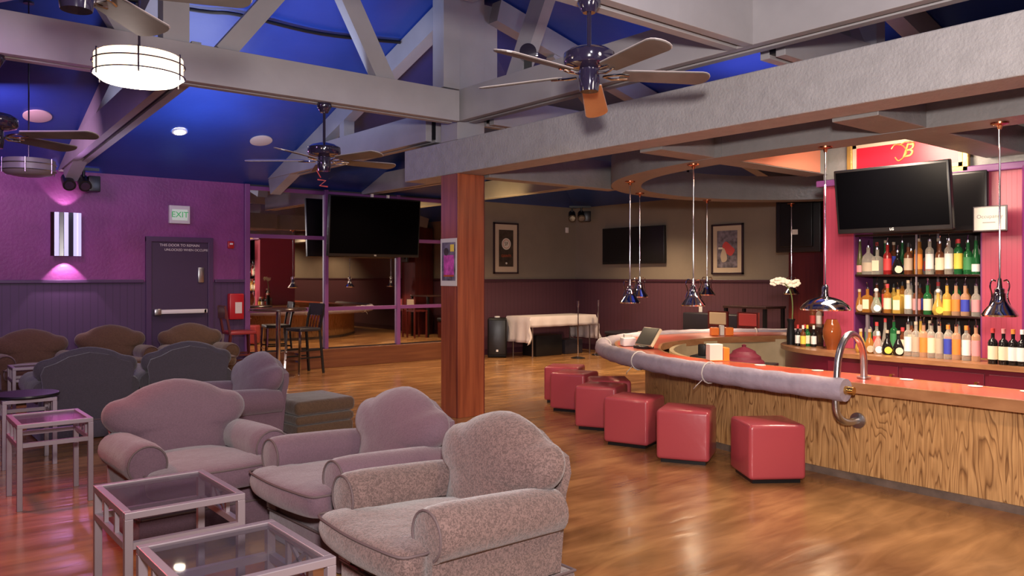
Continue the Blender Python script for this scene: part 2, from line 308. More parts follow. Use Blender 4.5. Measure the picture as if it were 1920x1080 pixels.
# exit door
d = MB().box(3.44, 4.29, VW-.035, VW+.02, .01, 2.13, .004).build('door_1', M['doorp']); struct(d)
MB().box(3.36, 3.44, VW-.06, VW+.03, 0, 2.2, .006).box(4.29, 4.37, VW-.06, VW+.03, 0, 2.2, .006).box(3.36, 4.37, VW-.061, VW+.03, 2.13, 2.21, .006).build('door_frame', M['rail_p'], d)
pb = MB().box(3.47, 4.26, VW-.12, VW-.07, 1.02, 1.085, .012).build('panic_bar', M['whitep'], d, True)
MB().box(3.46, 3.56, VW-.14, VW-.035, 1.0, 1.10, .01).box(4.20, 4.25, VW-.12, VW-.035, 1.02, 1.085, .01).build('latch_case', M['steel'], pb, True)
MB().box(4.13, 4.22, VW-.07, VW-.035, 1.5, 1.74, .01).build('lock_plate', M['steel'], d, True)
text('notice_line', 'THIS DOOR TO REMAIN', .055, M['whitep'], d, (3.86, VW-.038, 2.08), RX, .001)
text('notice_line', 'UNLOCKED WHEN OCCUPIED', .05, M['whitep'], d, (3.98, VW-.038, 2.01), RX, .001)

# exit sign
t = root('exit_sign', 'white wall box reading EXIT in green letters above the dark purple door', 'sign', (3.85, VW, 2.56))
MB().box(-.155, .155, -.07, 0, -.14, .14, .008).build('housing', M['exitw'], t)
MB().box(-.115, .115, -.076, -.07, -.09, .08).build('sign_face', M['exitface'], t)
text('lettering', 'EXIT', .125, M['exitg'], t, (0, -.078, -.005), RX, .003)
# strobe + red alarm box
t = root('fire_alarm_strobe', 'small red fire alarm strobe on the purple wall beside the mirror corner', 'alarm', (4.66, VW, 2.11))
MB().box(-.05, .05, -.045, 0, -.06, .06, .012).build('body', M['red'], t, True); MB().box(-.025, .025, -.06, -.045, .0, .03, .004).build('lens', M['whitep'], t)
t = root('extinguisher_cabinet', 'red fire safety box on the wall behind the red bar chair', 'fire box', (4.72, VW-.02, 1.1))
MB().box(-.12, .12, -.12, 0, -.2, .22, .02).build('case', M['red'], t, True); MB().box(-.03, .08, -.124, -.12, -.1, .08).build('label_plate', M['linen'], t)
# sconce
t = root('wall_sconce', 'tall mirrored strip sconce throwing light on the purple wall', 'wall light', (2.27, VW, 2.2))
for i in range(7):
    a = -.6+1.2*i/6; x = .17*math.sin(a)/math.sin(.6); y = -.06-.08*math.cos(a)
    mm = M['sconce'] if i in (1, 3, 5, 6) else M['sconced'] if i in (2, 4) else M['chrome']
    MB().box(-.026, .026, -.006, .006, -.31, .31, mtx=Matrix.Translation((x, y, 0)) @ Matrix.Rotation(a*.9, 4, 'Z')).build('mirror_strip', mm, t)
MB().box(-.15, .15, -.03, 0, -.26, .26).build('backplate', M['chrome'], t)
MB().box(-.12, .12, -.11, -.06, -.28, .28).build('diffuser', M['sconced'], t)

# ------------------------------------------------------------------ mirror wall
t = root('mirror_wall', 'wall of mirrors in purple wooden frames behind the high table', 'mirror', (0, 0, 0))
US = [4.93, 6.33, 7.79, 9.25]; ZS = [.33, 1.03, 2.27, 3.06]
for i in range(3):
    for j in range(3):
        MB().box(US[i]+.03, US[i+1]-.03, VW-.02, VW-.008, ZS[j]+.02, ZS[j+1]-.02).build('mirror_pane', M['mirror'], t)
for u in US: MB().box(u-.035 if u > 5 else u-.05, u+.035, VW-.07, VW, .3, WT-.002, .006).build('upright', M['purple_trim'], t)
for z in ZS[1:]: MB().box(4.93, 9.25, VW-.05, VW-.004, z-.035, z+.03, .004).build('crossbar', M['purple_trim'], t)
MB().box(4.9, 9.28, VW-.14, VW, 0, .33, .008).build('plinth', M['base'], t)
# ------------------------------------------------------------------ beams and trusses
def beam(name, label, boxes, m, cat='beam'):
    t = root(name, label, cat, (0, 0, 0))
    return t
# big plaster beam along the bar side
tag(MB().box(5.2, 5.55, VF+.01, 8.5, 2.76, 3.14, .01).build('plaster_beam', M['stucco']), 'long rough grey plaster beam resting on the reddish wooden post', 'beam')
# column
t = root('wooden_post', 'square reddish brown wooden post in the middle of the room', 'column', (5.38, 7.53, 0))
MB().box(-.18, .2, -.16, .17, 0, 2.76, .006).build('shaft', M['post'], t)
MB().box(-.184, -.18, -.16, -.15, 0, 2.75).box(.19, .2, -.163, -.16, 0, 2.75).build('corner_trim', M['darkwood'], t)
MB().box(-.18, .2, -.16, .17, 3.14, 5.0, .004).build('upper_shaft', M['beam'], t)
MB().box(-.42, -.2, -.24, -.02, 3.68, 4.9, .004).box(.22, .42, -.12, .1, 3.68, 4.75, .004).build('upper_cheek', M['beam'], t)
def rising(parent, c, va, vb, z0, z1, rise):
    for s in (-1, 1): MB().bar((c+s*.07, va, (z0+z1)/2+rise*(vb-va)), (c+s*.07, vb, (z0+z1)/2), .085, z1-z0).build('chord_plank', M['beam'], parent)
    MB().bar((c, va, (z0+z1)/2+rise*(vb-va)), (c, vb, (z0+z1)/2), .056, z1-z0-.06).build('filler', M['black'], parent)
def chord(parent, p, q, z0, z1, axis):
    """twin plank bottom chord with a dark gap between"""
    w = .085
    for s in (-1, 1):
        a = s*.07
        if axis == 'x': MB().box(p[0], q[0], p[1]+a-w/2, p[1]+a+w/2, z0, z1, .004).build('chord_plank', M['beam'], parent)
        else: MB().box(p[0]+a-w/2, p[0]+a+w/2, p[1], q[1], z0, z1, .004).build('chord_plank', M['beam'], parent)
    if axis == 'x': MB().box(p[0], q[0], p[1]-.028, p[1]+.028, z0+.03, z1-.02).build('filler', M['black'], parent)
    else: MB().box(p[0]-.028, p[0]+.028, p[1], q[1], z0+.03, z1-.02).build('filler', M['black'], parent)
def truss(label, axis, c, a, b, z0, z1, posts, braces, top=None, fn=None):
    t = root('roof_truss', label, 'roof truss', (0, 0, 0), group=None)
    if fn: rising(t, c, a, b, z0, z1, fn)
    elif axis == 'x': chord(t, (a, c), (b, c), z0, z1, 'x')
    else: chord(t, (c, a), (c, b), z0, z1, 'y')
    def P(s, z): return (s, c, z) if axis == 'x' else (c, s, z)
    up = (0, 1, 0) if axis == 'x' else (1, 0, 0)
    for (s, za, zb, w) in posts: MB().bar(P(s, za), P(s, zb), w, .16, up).build('post', M['beam'], t)
    for (s0, za, s1, zb, w) in braces: MB().bar(P(s0, za), P(s1, zb), w, .13, up).build('brace', M['beam'], t)
    if top:
        for (s0, za, s1, zb) in top: MB().bar(P(s0, za), P(s1, zb), .26, .17, up).build('top_chord', M['beam'], t)
    return t
truss('pale mauve timber truss ending at the post, drum lamp hanging in front', 'x', 7.33, UL, 5.12, 3.31, 3.645,
      [(2.13, 3.64, 4.85, .22), (-1.6, 3.64, 4.85, .22)], [(2.55, 3.62, 3.45, 4.78, .17), (4.24, 3.62, 3.6, 4.78, .2), (1.78, 3.62, 1.05, 4.78, .2), (.1, 3.62, .8, 4.78, .2), (-1.3, 3.6, -.6, 4.8, .2)], [(UL, 4.82, 5.1, 4.82)])
truss('timber truss running from the post toward the bar side, above the plaster beam', 'y', 5.28, VF, 7.3, 3.33, 3.68,
      [(3.5, 3.66, 4.85, .2)], [(6.42, 3.64, 5.78, 4.75, .22), (4.1, 3.64, 4.7, 4.75, .2), (2.9, 3.64, 2.2, 4.75, .2)], [(VF, 4.82, 7.3, 4.82)])
truss('overhead timber truss with the black ceiling fan hanging under it', 'x', 3.62, UL, 5.18, 3.33, 3.68, [], [(3.9, 3.66, 4.5, 4.8, .2)], [(UL, 4.82, 5.1, 4.82)])
def rise_v(v): return WT+(VW-v)*(RZ-WT)/(VW-cv)
def rise_u(u): return WT+(UB-u)*(RZ-WT)/(UB-cu)
for c, lab in ((2.3, 'sloping shed truss over the armchairs, between drum lamp and purple wall'), (5.3, 'sloping shed truss meeting the corner of purple wall and mirrors'), (-1.0, 'sloping shed truss beyond the ceiling fan over the brown armchairs')):
    truss(lab, 'y', c, 7.46 if c < 5 else 8.0, VW-.02, 3.10 if c < 5 else 3.20, 3.42 if c < 5 else 3.54, [(10.2, 3.5, rise_v(10.2)-.1, .13)] if c > 5 else [], [],
          [(VW-.25, rise_v(VW-.25)-.16+.03, 7.6, rise_v(7.6)-.16)], fn=.057 if c < 5 else None)
for c, a, lab in ((7.15, 8.5, 'shed truss beyond the post over the open floor'), (9.3, 7.4, 'shed truss lit yellow from above near the grey wall')):
    truss(lab, 'y', c, a, VW-.02, 3.08, 3.40, [], [], None)
truss('grey timber truss from the post to the grey wall over the open floor', 'x', 7.33, 5.6, UB-.05, 3.33, 3.66, [(8.2, 3.6, rise_u(8.2)-.1, .16)], [(7.6, 3.6, 6.6, rise_u(6.6)-.25, .16)], [(UB-.3, rise_u(UB-.3)-.14, 5.7, rise_u(5.7)-.16)])
truss('grey timber truss over the back bar behind the plaster beam', 'x', 3.62, 5.6, UB-.05, 3.33, 3.66, [(7.2, 3.6, rise_u(7.2)-.1, .16)], [(6.9, 3.6, 6.1, rise_u(6.1)-.25, .16)], [(UB-.3, rise_u(UB-.3)-.14, 5.7, rise_u(5.7)-.16)])

# grey soffit ring and ties over the bar
t = root('bar_soffit', 'grey dropped soffit beams that follow the curve of the bar overhead', 'soffit', (0, 0, 0))
SZ = 2.73
MB().box(5.60, 7.75, 7.30, 7.50, SZ+.005, 3.1, .006).build('tie_beam', M['soffit'], t)
MB().box(5.56, 8.39, 4.72, 4.98, SZ+.005, 3.0, .006).build('tie_beam', M['soffit'], t)
MB().box(6.72, 8.2, 4.705, 4.722, SZ+.012, 3.0).build('salmon_lit_face', M['warm_lit_face'], t)  # thin face on the grey tie, coloured as if lit orange
MB().box(5.56, 8.39, 2.75, 3.10, SZ+.005, 2.98, .006).build('tie_beam', M['soffit'], t)
ring = catmull([(6.46, -1.5), (6.46, 1.), (6.46, 3.), (6.46, 4.3), (6.55, 5.2), (6.85, 6.15), (7.35, 6.85), (8.0, 7.3), (8.8, 7.48), (9.6, 7.42), (10.4, 7.1), (11.0, 6.5), (11.35, 5.6), (11.45, 4.2), (11.45, 2.), (11.45, -1.5)], 6)
def offs(path, d):
    out = []
    for i, p in enumerate(path):
        tg = (path[min(i+1, len(path)-1)]-path[max(i-1, 0)]).normalized(); out.append((p.x-tg.y*d, p.y+tg.x*d))
    return out
k = next(i for i, p in enumerate(ring) if p.y > 4.6)
MB().strip(offs(ring[:k+1], .15), offs(ring[:k+1], -.22), SZ, 2.96).build('ring_beam', M['soffit'], t)
MB().strip(offs(ring[k:], .15), offs(ring[k:], -.22), SZ, 3.08).build('ring_beam', M['soffit'], t, True)

# ------------------------------------------------------------------ bar counter
roll = catmull([(5.80, 3.12), (5.82, 3.6), (5.86, 4.1), (5.95, 4.65), (6.10, 5.25), (6.32, 5.85), (6.62, 6.4), (7.0, 6.87), (7.45, 7.22), (8.0, 7.46), (8.65, 7.55), (9.3, 7.46), (9.95, 7.22), (10.5, 6.8), (11.0, 6.2), (11.35, 5.4), (11.5, 4.4), (11.52, 3.12)], 6)
full = catmull([(5.93, -2.5), (5.93, 0), (5.93, 2.0), (5.93, 3.12), (5.945, 3.6), (5.985, 4.1), (6.07, 4.65), (6.215, 5.2), (6.43, 5.77), (6.72, 6.3), (7.09, 6.75), (7.52, 7.1), (8.04, 7.32), (8.65, 7.4), (9.26, 7.32), (9.87, 7.1), (10.4, 6.68), (10.88, 6.1), (11.22, 5.34), (11.37, 4.4), (11.39, 3.12), (11.4, -2.5)], 6)
inner = catmull([(6.5, -2.5), (6.5, 0), (6.5, 2.0), (6.5, 3.12), (6.5, 3.6), (6.5, 4.1), (6.5, 4.6), (6.52, 5.05), (6.62, 5.42), (6.78, 5.7), (6.98, 5.93), (7.3, 6.2), (7.75, 6.48), (8.65, 6.62), (9.26, 6.5), (9.8, 6.25), (10.2, 5.95), (10.5, 5.5), (10.75, 5.05), (10.82, 4.4), (10.82, 3.12), (10.82, -2.5)], 6)
T2 = lambda L: [(p.x, p.y) for p in L]
bar = root('bar_counter', 'horseshoe bar with glossy red top and oak front panels', 'bar counter', (0, 0, 0))
# work in world coordinates: the empty sits at the origin
MB().strip(offs(full, -.012), offs(inner, .012), .735, .779).build('red_top', M['counter'], bar)
MB().strip(offs(full, 0), offs(full, -.035), .70, .781).strip(offs(inner, 0), offs(inner, .03), .70, .781).build('wood_edging', M['counter_edge'], bar)
pan = catmull([(6.05, -2.5), (6.05, 0), (6.05, 2.0), (6.05, 3.12), (6.07, 3.6), (6.12, 4.1), (6.2, 4.6), (6.36, 5.1), (6.6, 5.6), (6.9, 6.05), (7.27, 6.42), (7.7, 6.7), (8.15, 6.9), (8.65, 6.95), (9.2, 6.88), (9.75, 6.7), (10.2, 6.3), (10.65, 5.8), (11.0, 5.2), (11.18, 4.4), (11.2, 3.12), (11.2, -2.5)], 6)
MB().strip(offs(pan, 0), offs(pan, -.05), .0, .735).build('oak_panel', M['oak'], bar, True)
MB().strip(offs(pan, -.28), offs(pan, -.33), .0, .735).build('inside_panel', M['cream'], bar, True)
MB().strip(offs(pan, .015), offs(pan, 0), .0, .055).build('toe_strip', mat('worn_toe_strip', (.12, .08, .06), .7, var=.4, vscale=8), bar, True)
rp = [(p.x, p.y, .735) for p in roll]
armr = MB().tube(rp, [.088+.004*math.sin(i*1.9) for i in range(len(rp))], 16).build('padded_rail', M['roll'], bar, True)
MB().cyl((5.80, 3.14, .735), (5.80, 3.055, .735), .035, .03).build('rail_end_cap', M['brass'], armr, True)
m = MB()
for i in (16, 27, 45, 58, 76):
    p = Vector(rp[i]); q = Vector(rp[i+1]); tg = (q-p).normalized(); nx = Vector((tg.y, -tg.x, 0))
    m.tube([p+(math.cos(a)*nx+Vector((0, 0, math.sin(a))))*.096 for a in [2*PI*j/14 for j in range(15)]], .006, 6)
    m.tube([p-nx*.09+Vector((0, 0, -.06)), p-nx*.12+tg*.05+Vector((0, 0, -.12)), p-nx*.1+tg*.1+Vector((0, 0, -.15))], .004, 5)
m.build('tie_string', M['cord'], armr, True)
# grab rail
t = root('grab_rail', 'bent chrome hand rail bolted to the oak bar front and looping over the counter', 'hand rail', (6.05, 3.18, 0))
path = catmull([(0, -.03, .475), (-.12, 0, .47), (-.21, .02, .52), (-.235, .03, .62), (-.22, .03, .80), (-.19, .03, .98), (-.11, .03, 1.10), (.0, .03, 1.145), (.11, .03, 1.10), (.18, .03, 1.0), (.20, .03, .9), (.20, .03, .782)], 6)
MB().tube(path, .027, 14).build('pipe', M['steel'], t, True)
MB().cyl((-.003, -.03, .475), (-.02, -.03, .475), .062).build('flange', M['steel'], t, True)
MB().cyl((.20, .03, .783), (.20, .03, .796), .055).build('flange', M['steel'], t, True)

# cube stools
def cube_proto():
    t = root('cube_stool', 'x', 'stool', (0, 0, 0), group=None)
    m = MB().box(-.225, .225, -.225, .225, .03, .455, .032, 4); m.build('cushion_cube', M['redleather'], t, True)
    m = MB()
    for z in (.40,):
        pts = [(-.226, -.19, z), (-.226, .19, z), (-.19, .226, z), (.19, .226, z), (.226, .19, z), (.226, -.19, z), (.19, -.226, z), (-.19, -.226, z), (-.226, -.19, z)]
    m.box(-.19, .19, -.19, .19, .0, .032); m.build('base', M['black'], t)
    return t
C0 = cube_proto()
def place_cube(o, fl, fr, label):
    a = Vector((*fl, 0)); b = Vector((*fr, 0)); d = (b-a).normalized(); nrm = Vector((-d.y, d.x, 0)); c = (a+d*.225)+nrm*.225
    if o is None: o = copy_tree(C0)
    o.location = c; o.rotation_euler = (0, 0, math.atan2(d.y, d.x)); o['label'] = label
place_cube(C0, (5.29, 3.62), (5.67, 3.35), 'red vinyl cube stool standing apart, first from the grab rail')
place_cube(None, (5.31, 4.57), (5.53, 4.17), 'red vinyl cube stool, second from the grab rail')
place_cube(None, (5.47, 5.36), (5.62, 4.93), 'red vinyl cube stool, third from the grab rail')
place_cube(None, (5.79, 6.09), (5.98, 5.71), 'red vinyl cube stool, fourth from the grab rail along the curved bar')
place_cube(None, (6.36, 7.12), (6.49, 6.80), 'red vinyl cube stool at the outer bend of the bar, fifth from grab rail')
last = copy_tree(C0); last.location = (6.52, 6.30, 0); last.rotation_euler = (0, 0, R(-40)); last['label'] = 'red vinyl cube stool tucked close under the bend of the padded bar rail'
c7 = copy_tree(C0); c7.location = (7.02, 7.56, 0); c7.rotation_euler = (0, 0, R(35)); c7['label'] = 'farther red vinyl cube stool half hidden behind the end of the bar'

# ------------------------------------------------------------------ back bar island
isl = root('back_bar_cabinet', 'wine red back bar cabinet with a wooden top under the liquor shelves', 'cabinet', (0, 0, 0))
oi = catmull([(7.90, -2.5), (7.90, 0), (7.90, 2), (7.90, 4.0), (7.92, 4.5), (8.08, 4.95), (8.4, 5.32), (8.8, 5.5), (9.2, 5.5)], 6)
MB().strip(offs(oi, 0), offs(oi, -.5), .755, .80).build('wooden_top', M['counter_edge'], isl)
MB().strip(offs(oi, -.05), offs(oi, -.48), .10, .755).build('carcass', M['winepanel'], isl, True)
MB().strip(offs(oi, -.10), offs(oi, -.45), 0, .10).build('toe_kick', M['black'], isl)
for i in range(8):
    v = 4.1-.78*i
    dd = MB().box(7.935, 7.952, v-.37, v+.37, .14, .71, .004).build('cabinet_door', M['winepanel'], isl)
    MB().cyl((7.935, v-.31, .62), (7.905, v-.31, .62), .013).cyl((7.935, v-.31, .56), (7.915, v-.31, .56), .018).build('door_latch', M['brass'], dd, True)
MB().box(8.38, 9.3, -2.5, 4.75, 0.80, .81).build('rear_top', M['counter_edge'], isl)
# back bar wall with recess
w = MB(); w.box(8.4, 9.4, 4.43, 4.78, .812, 2.64, .0).build('wall_bar', M['pink']); struct(COL.objects['wall_bar'])
struct(MB().box(8.4, 9.4, -2.5, 3.14, .812, 2.64).build('wall_bar_near', M['pink']))
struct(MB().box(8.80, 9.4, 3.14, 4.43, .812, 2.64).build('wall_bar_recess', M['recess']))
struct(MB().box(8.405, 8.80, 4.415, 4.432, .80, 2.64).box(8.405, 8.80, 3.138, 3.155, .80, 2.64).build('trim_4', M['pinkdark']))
struct(MB().box(8.42, 9.4, -2.5, 4.78, 2.66, 3.6).build('wall_bar_upper', M['soffit']))
struct(MB().box(8.34, 8.42, -2.5, 4.84, 2.60, 2.67, .01).build('trim_5', M['purple_trim']))
tag(MB().cyl((8.40, 2.62, .80), (8.40, 2.62, 2.62), .17, n=28).build('round_pilaster', mat('purple_pilaster', (.18, .03, .17), .3, coat=.3), None, True), 'round purple pilaster beside the framed occupancy notice', 'pilaster', None, 'structure')
sh = root('liquor_shelving', 'dark glass liquor shelves set in the recess behind the bar', 'shelves', (0, 0, 0))
for z in (1.21, 1.62, 2.05): MB().box(8.40, 8.79, 3.155, 4.415, z-.022, z, .003).build('shelf', M['shelf'], sh)
MB().box(8.41, 8.44, 4.27, 4.30, .80, 1.188).box(8.41, 8.43, 3.76, 3.775, .80, 2.03).box(8.78, 8.79, 3.7, 3.72, .8, 2.03).build('upright', M['pewter'], sh)

# grey wall trim & red sign above
struct(MB().box(8.40, 8.419, 4.44, 4.78, 2.68, 3.35).build('trim_6', M['soffit']))
t = root('framed_logo_sign', 'gold framed red sign bearing a gold script letter, high over the bar TV', 'sign', (8.40, 3.86, 2.85))
MB().box(-.03, -.005, -.55, .55, -.2, .2).build('red_panel', M['redsign'], t)
MB().box(-.06, -.004, -.62, .62, .17, .23, .01).box(-.06, -.004, -.62, .62, -.23, -.17, .01).box(-.06, -.004, -.62, -.56, -.23, .23, .01).box(-.06, -.004, .56, .62, -.23, .23, .01).build('gilt_frame', M['gold'], t)
MB().box(-.04, -.028, -.56, .56, .13, .17).box(-.04, -.028, -.56, .56, -.17, -.13).box(-.04, -.028, -.56, -.52, -.17, .17).box(-.04, -.028, .52, .56, -.17, .17).build('cream_mat', M['matboard'], t)
text('script_letter', 'B', .2, M['gold'], t, (-.036, -.02, .04), RU, .006, .35)
MB().tube(catmull([(-.038, .14, .08), (-.038, .1, .12), (-.038, .02, .1), (-.038, -.02, .02), (-.038, .06, -.05), (-.038, .1, -.01)], 6), .007, 6).tube(catmull([(-.038, .06, .11), (-.038, -.03, .14), (-.038, -.1, .11)], 6), .006, 6).build('flourish', M['gold'], t, True)

# TVs
def tv(label, loc, rot, w, h, th=.06, scr='gloss', back=False, arm=None):
    t = root('wall_tv', label, 'tv', loc); t.rotation_euler = rot
    MB().box(-w/2, w/2, -th/2, th/2, -h/2, h/2, .012, 3).build('casing', M['black'], t, True)
    MB().box(-w/2+.025, w/2-.025, -th/2-.003, -th/2+.001, -h/2+.05, h/2-.025).build('screen', M[scr], t)
    return t
t = tv('large black TV tilted down over the liquor shelves of the bar', (7.93, 3.79, 2.37), (R(8), 0, R(-90)), 1.14, .66, .07)
text('brand_mark', 'LG', .035, M['whitep'], t, (0, -.04, -.30), RX, .001)
MB().box(-.15, .15, .035, .07, -.15, .15).box(-.04, .04, .07, .5, -.04, .04).build('wall_bracket', M['black'], t)
tv('second black TV with reflections, set back on the wall beside the big bar TV', (8.36, 3.30, 2.33), (0, 0, R(-90)), .46, .58, .05, 'screen2')
t = tv('big black TV hanging in front of the mirror wall', (7.07, 12.55, 2.47), (R(4), 0, 0), 1.82, 1.05, .08)
MB().box(-.12, .0, .04, .4, .42, .5).box(.18, .28, .04, .4, .42, .5).box(-.1, -.06, -.02, .02, .5, .58).box(.22, .26, -.02, .02, .5, .58).build('wall_bracket', M['whitep'], t)
text('brand_mark', 'LG', .035, M['whitep'], t, (.0, -.045, -.5), RX, .001)
tv('flat dark grey TV mounted on the far grey wall between two framed prints', (UB-.05, 11.24, 2.235), (0, 0, R(-90)), 1.70, .76, .07, 'screen2')
# TV seen from behind at the mahogany pier
pier = MB().box(11.75, UB-.06, 6.62, 7.30, 0, 2.95, .006).build('mahogany_pier', M['darkwine']); tag(pier, 'dark mahogany pier behind the white flowers at the far bar', 'pier')
t = root('wall_tv', 'black TV turned sideways and seen from its back on the mahogany pier', 'tv', (11.55, 7.0, 2.48)); t.rotation_euler = (0, 0, R(100))
MB().box(-.36, .36, -.03, .03, -.5, .5, .015, 3).build('casing', M['black'], t, True)
MB().box(-.25, .28, .03, .08, -.42, .30, .02, 3).build('rear_housing', M['screen2'], t, True)
MB().box(-.02, .09, .08, .085, -.22, -.14).build('rating_label', M['white'], t)
MB().box(.1, .3, .03, .1, .35, .42).build('bracket', M['brass'], t)

# sign: occupancy
t = root('occupancy_notice', 'small framed cream notice on the pink wall beside the pilaster', 'sign', (8.215, 3.0, 2.14))
MB().box(-.012, .0, -.148, .148, -.12, .12, .004).build('frame', M['frame'], t)
MB().box(-.016, -.012, -.134, .134, -.106, .106).build('paper', M['white'], t)
text('notice_text', 'Occupancy', .05, M['inkgrey'], t, (-.017, 0, .02), RU, .0008)
MB().box(-.0178, -.017, -.05, .06, -.04, -.032).build('faded_line', M['inkgrey'], t)
MB().box(0, .19, -.02, .02, -.02, .02).build('standoff', M['frame'], t)

# ------------------------------------------------------------------ ceiling fans
CAMR = R(-39.1)
def fan(label, loc, top, base, drop_blades=(), rz=CAMR, oak=None, rad=.78):  # oak picks the blade whose colour carries the warm light
    """loc = hub centre (blade height); blades at base + 72k degrees"""
    t = root('ceiling_fan', label, 'ceiling fan', loc, rz)
    MB().lathe([(.0, top), (.07, top), (.075, top-.03), (.04, top-.09), (.0, top-.09)]).build('canopy', M['fanbody'], t, True)
    MB().cyl((0, 0, top-.05), (0, 0, .1), .014).build('downrod', M['fanbody'], t, True)
    MB().lathe([(0, .13), (.05, .13), (.12, .11), (.158, .085), (.162, .03), (.15, .01), (.10, -.005), (.05, -.01), (0, -.01)], n=36).build('motor', M['fanbody'], t, True)
    MB().lathe([(0, -.01), (.062, -.01), (.066, -.10), (.058, -.15), (0, -.15)], n=24).build('switch_housing', M['fanbody'], t, True)
    for k in range(5):
        if k in drop_blades: continue
        a = R(base+72*k); c, s = math.cos(a), math.sin(a)
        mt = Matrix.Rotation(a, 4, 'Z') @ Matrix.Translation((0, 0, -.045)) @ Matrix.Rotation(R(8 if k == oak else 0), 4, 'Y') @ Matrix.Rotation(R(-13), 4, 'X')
        pts = []
        for i in range(9): q = -PI/2+PI*i/8; pts.append((.60+.06*math.cos(q), .072*math.sin(q)))
        pts += [(.22, .058), (.2, .03), (.2, -.03), (.22, -.058)]
        pts = [(x*rad/.66 if x > .3 else x, y*1.08) for x, y in pts]
        b = MB().prism(pts, -.003, .003)
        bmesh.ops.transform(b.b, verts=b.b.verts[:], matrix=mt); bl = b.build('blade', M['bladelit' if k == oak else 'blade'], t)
        b = MB().prism([(x+.004 if x > .3 else x, y*1.06) for x, y in pts], .003, .007)
        bmesh.ops.transform(b.b, verts=b.b.verts[:], matrix=mt); b.build('blade_veneer', M['blade_up'], bl)
        b = MB().tube([(.09, 0, -.01), (.15, .03, -.012), (.2, .03, -.008), (.25, .02, -.006)], .008, 6).tube([(.09, 0, -.01), (.15, -.03, -.012), (.2, -.03, -.008), (.25, -.02, -.006)], .008, 6)
        bmesh.ops.transform(b.b, verts=b.b.verts[:], matrix=mt); b.build('blade_bracket', M['chrome'], t, True)
    return t
fan('black ceiling fan with four grey blades and one orange light-tinted blade near the plaster beam', (3.52, 3.57, 2.90), .43, 8, (), oak=1)
fan('dark ceiling fan hung under the pale truss, in front of the blue ceiling', (3.56, 7.33, 2.79), .52, 36)
zt = [o for o in COL.objects if o.name.startswith('ceiling_fan')][-1]
MB().tube([(-.05, -.06, -.24), (.03, -.06, -.25), (-.03, -.06, -.30), (.05, -.06, -.31)], .008, 6).tube([(-.06, -.06, -.15), (-.02, -.06, -.22)], .006, 6).build('red_pull_tag', M['picred'], zt, True)
fan('dark ceiling fan half cut by the picture edge, over the small side tables', (.80, 7.33, 2.74), .57, 3)
fan('ceiling fan whose single blade dips in above the glowing drum lamp', (.66, 3.54, 2.80), .53, 87, rad=.66)
t = root('stage_light', 'black stage light clamped on top of the timber truss beside the post', 'spotlight', (5.28, 6.24, 3.68), R(50))
MB().cyl((-.15, 0, .17), (.15, 0, .17), .085, n=24).build('body', M['fanbody'], t, True)
for x in (-.12, .12): MB().box(x-.015, x+.015, -.04, .04, 0, .10).build('clamp', M['black'], t)
MB().cyl((0, -.08, .17), (0, -.10, .17), .05, n=16).build('lens', M['chrome'], t, True)

# ------------------------------------------------------------------ drum lamps
def drum(label, loc, rodtop, lit):
    t = root('drum_lamp', label, 'pendant lamp', loc)
    g = M['glow'] if lit else M['frosted']; g2 = M['glow2'] if lit else M['frosted']; r = .245
    MB().lathe([(0, -.085), (.12, -.082), (.2, -.065), (r-.008, -.035), (r-.008, -.03)], n=40).build('bottom_bowl', g, t, True)
    MB().lathe([(r-.01, -.035), (r-.01, .075)], n=40).build('side_glass', g2, t, True)
    m = MB()
    for z in (-.03, .035):
        m.tube([(r*math.cos(a), r*math.sin(a), z) for a in [2*PI*i/40 for i in range(41)]], .0045, 6, False)
    m.build('metal_ring', M['steel'] if not lit else M['fanbody'], t, True)
    for k in range(6):
        a = R(60*k+15); c, s = math.cos(a), math.sin(a)
        MB().cyl((r*c, r*s, -.06), (r*c, r*s, .085), .005, n=8).build('clip', M['steel'] if not lit else M['fanbody'], t)
    MB().cyl((0, 0, .0), (0, 0, rodtop), .007, n=8).build('rod', M['fanbody'], t, True)
    MB().cyl((0, 0, .06), (0, 0, .085), .22, n=32).build('top_plate', M['glow2'] if lit else M['frosted'], t, True)
    MB().cyl((0, 0, rodtop-.02), (0, 0, rodtop), .05).build('canopy', M['fanbody'], t, True)
drum('glowing drum lamp of frosted glass bound by two thin metal rings', (1.24, 4.92, 2.78), 2.1, True)
drum('unlit frosted drum lamp with steel rings hanging before the purple wall', (1.30, 9.25, 2.68), 1.66, False)

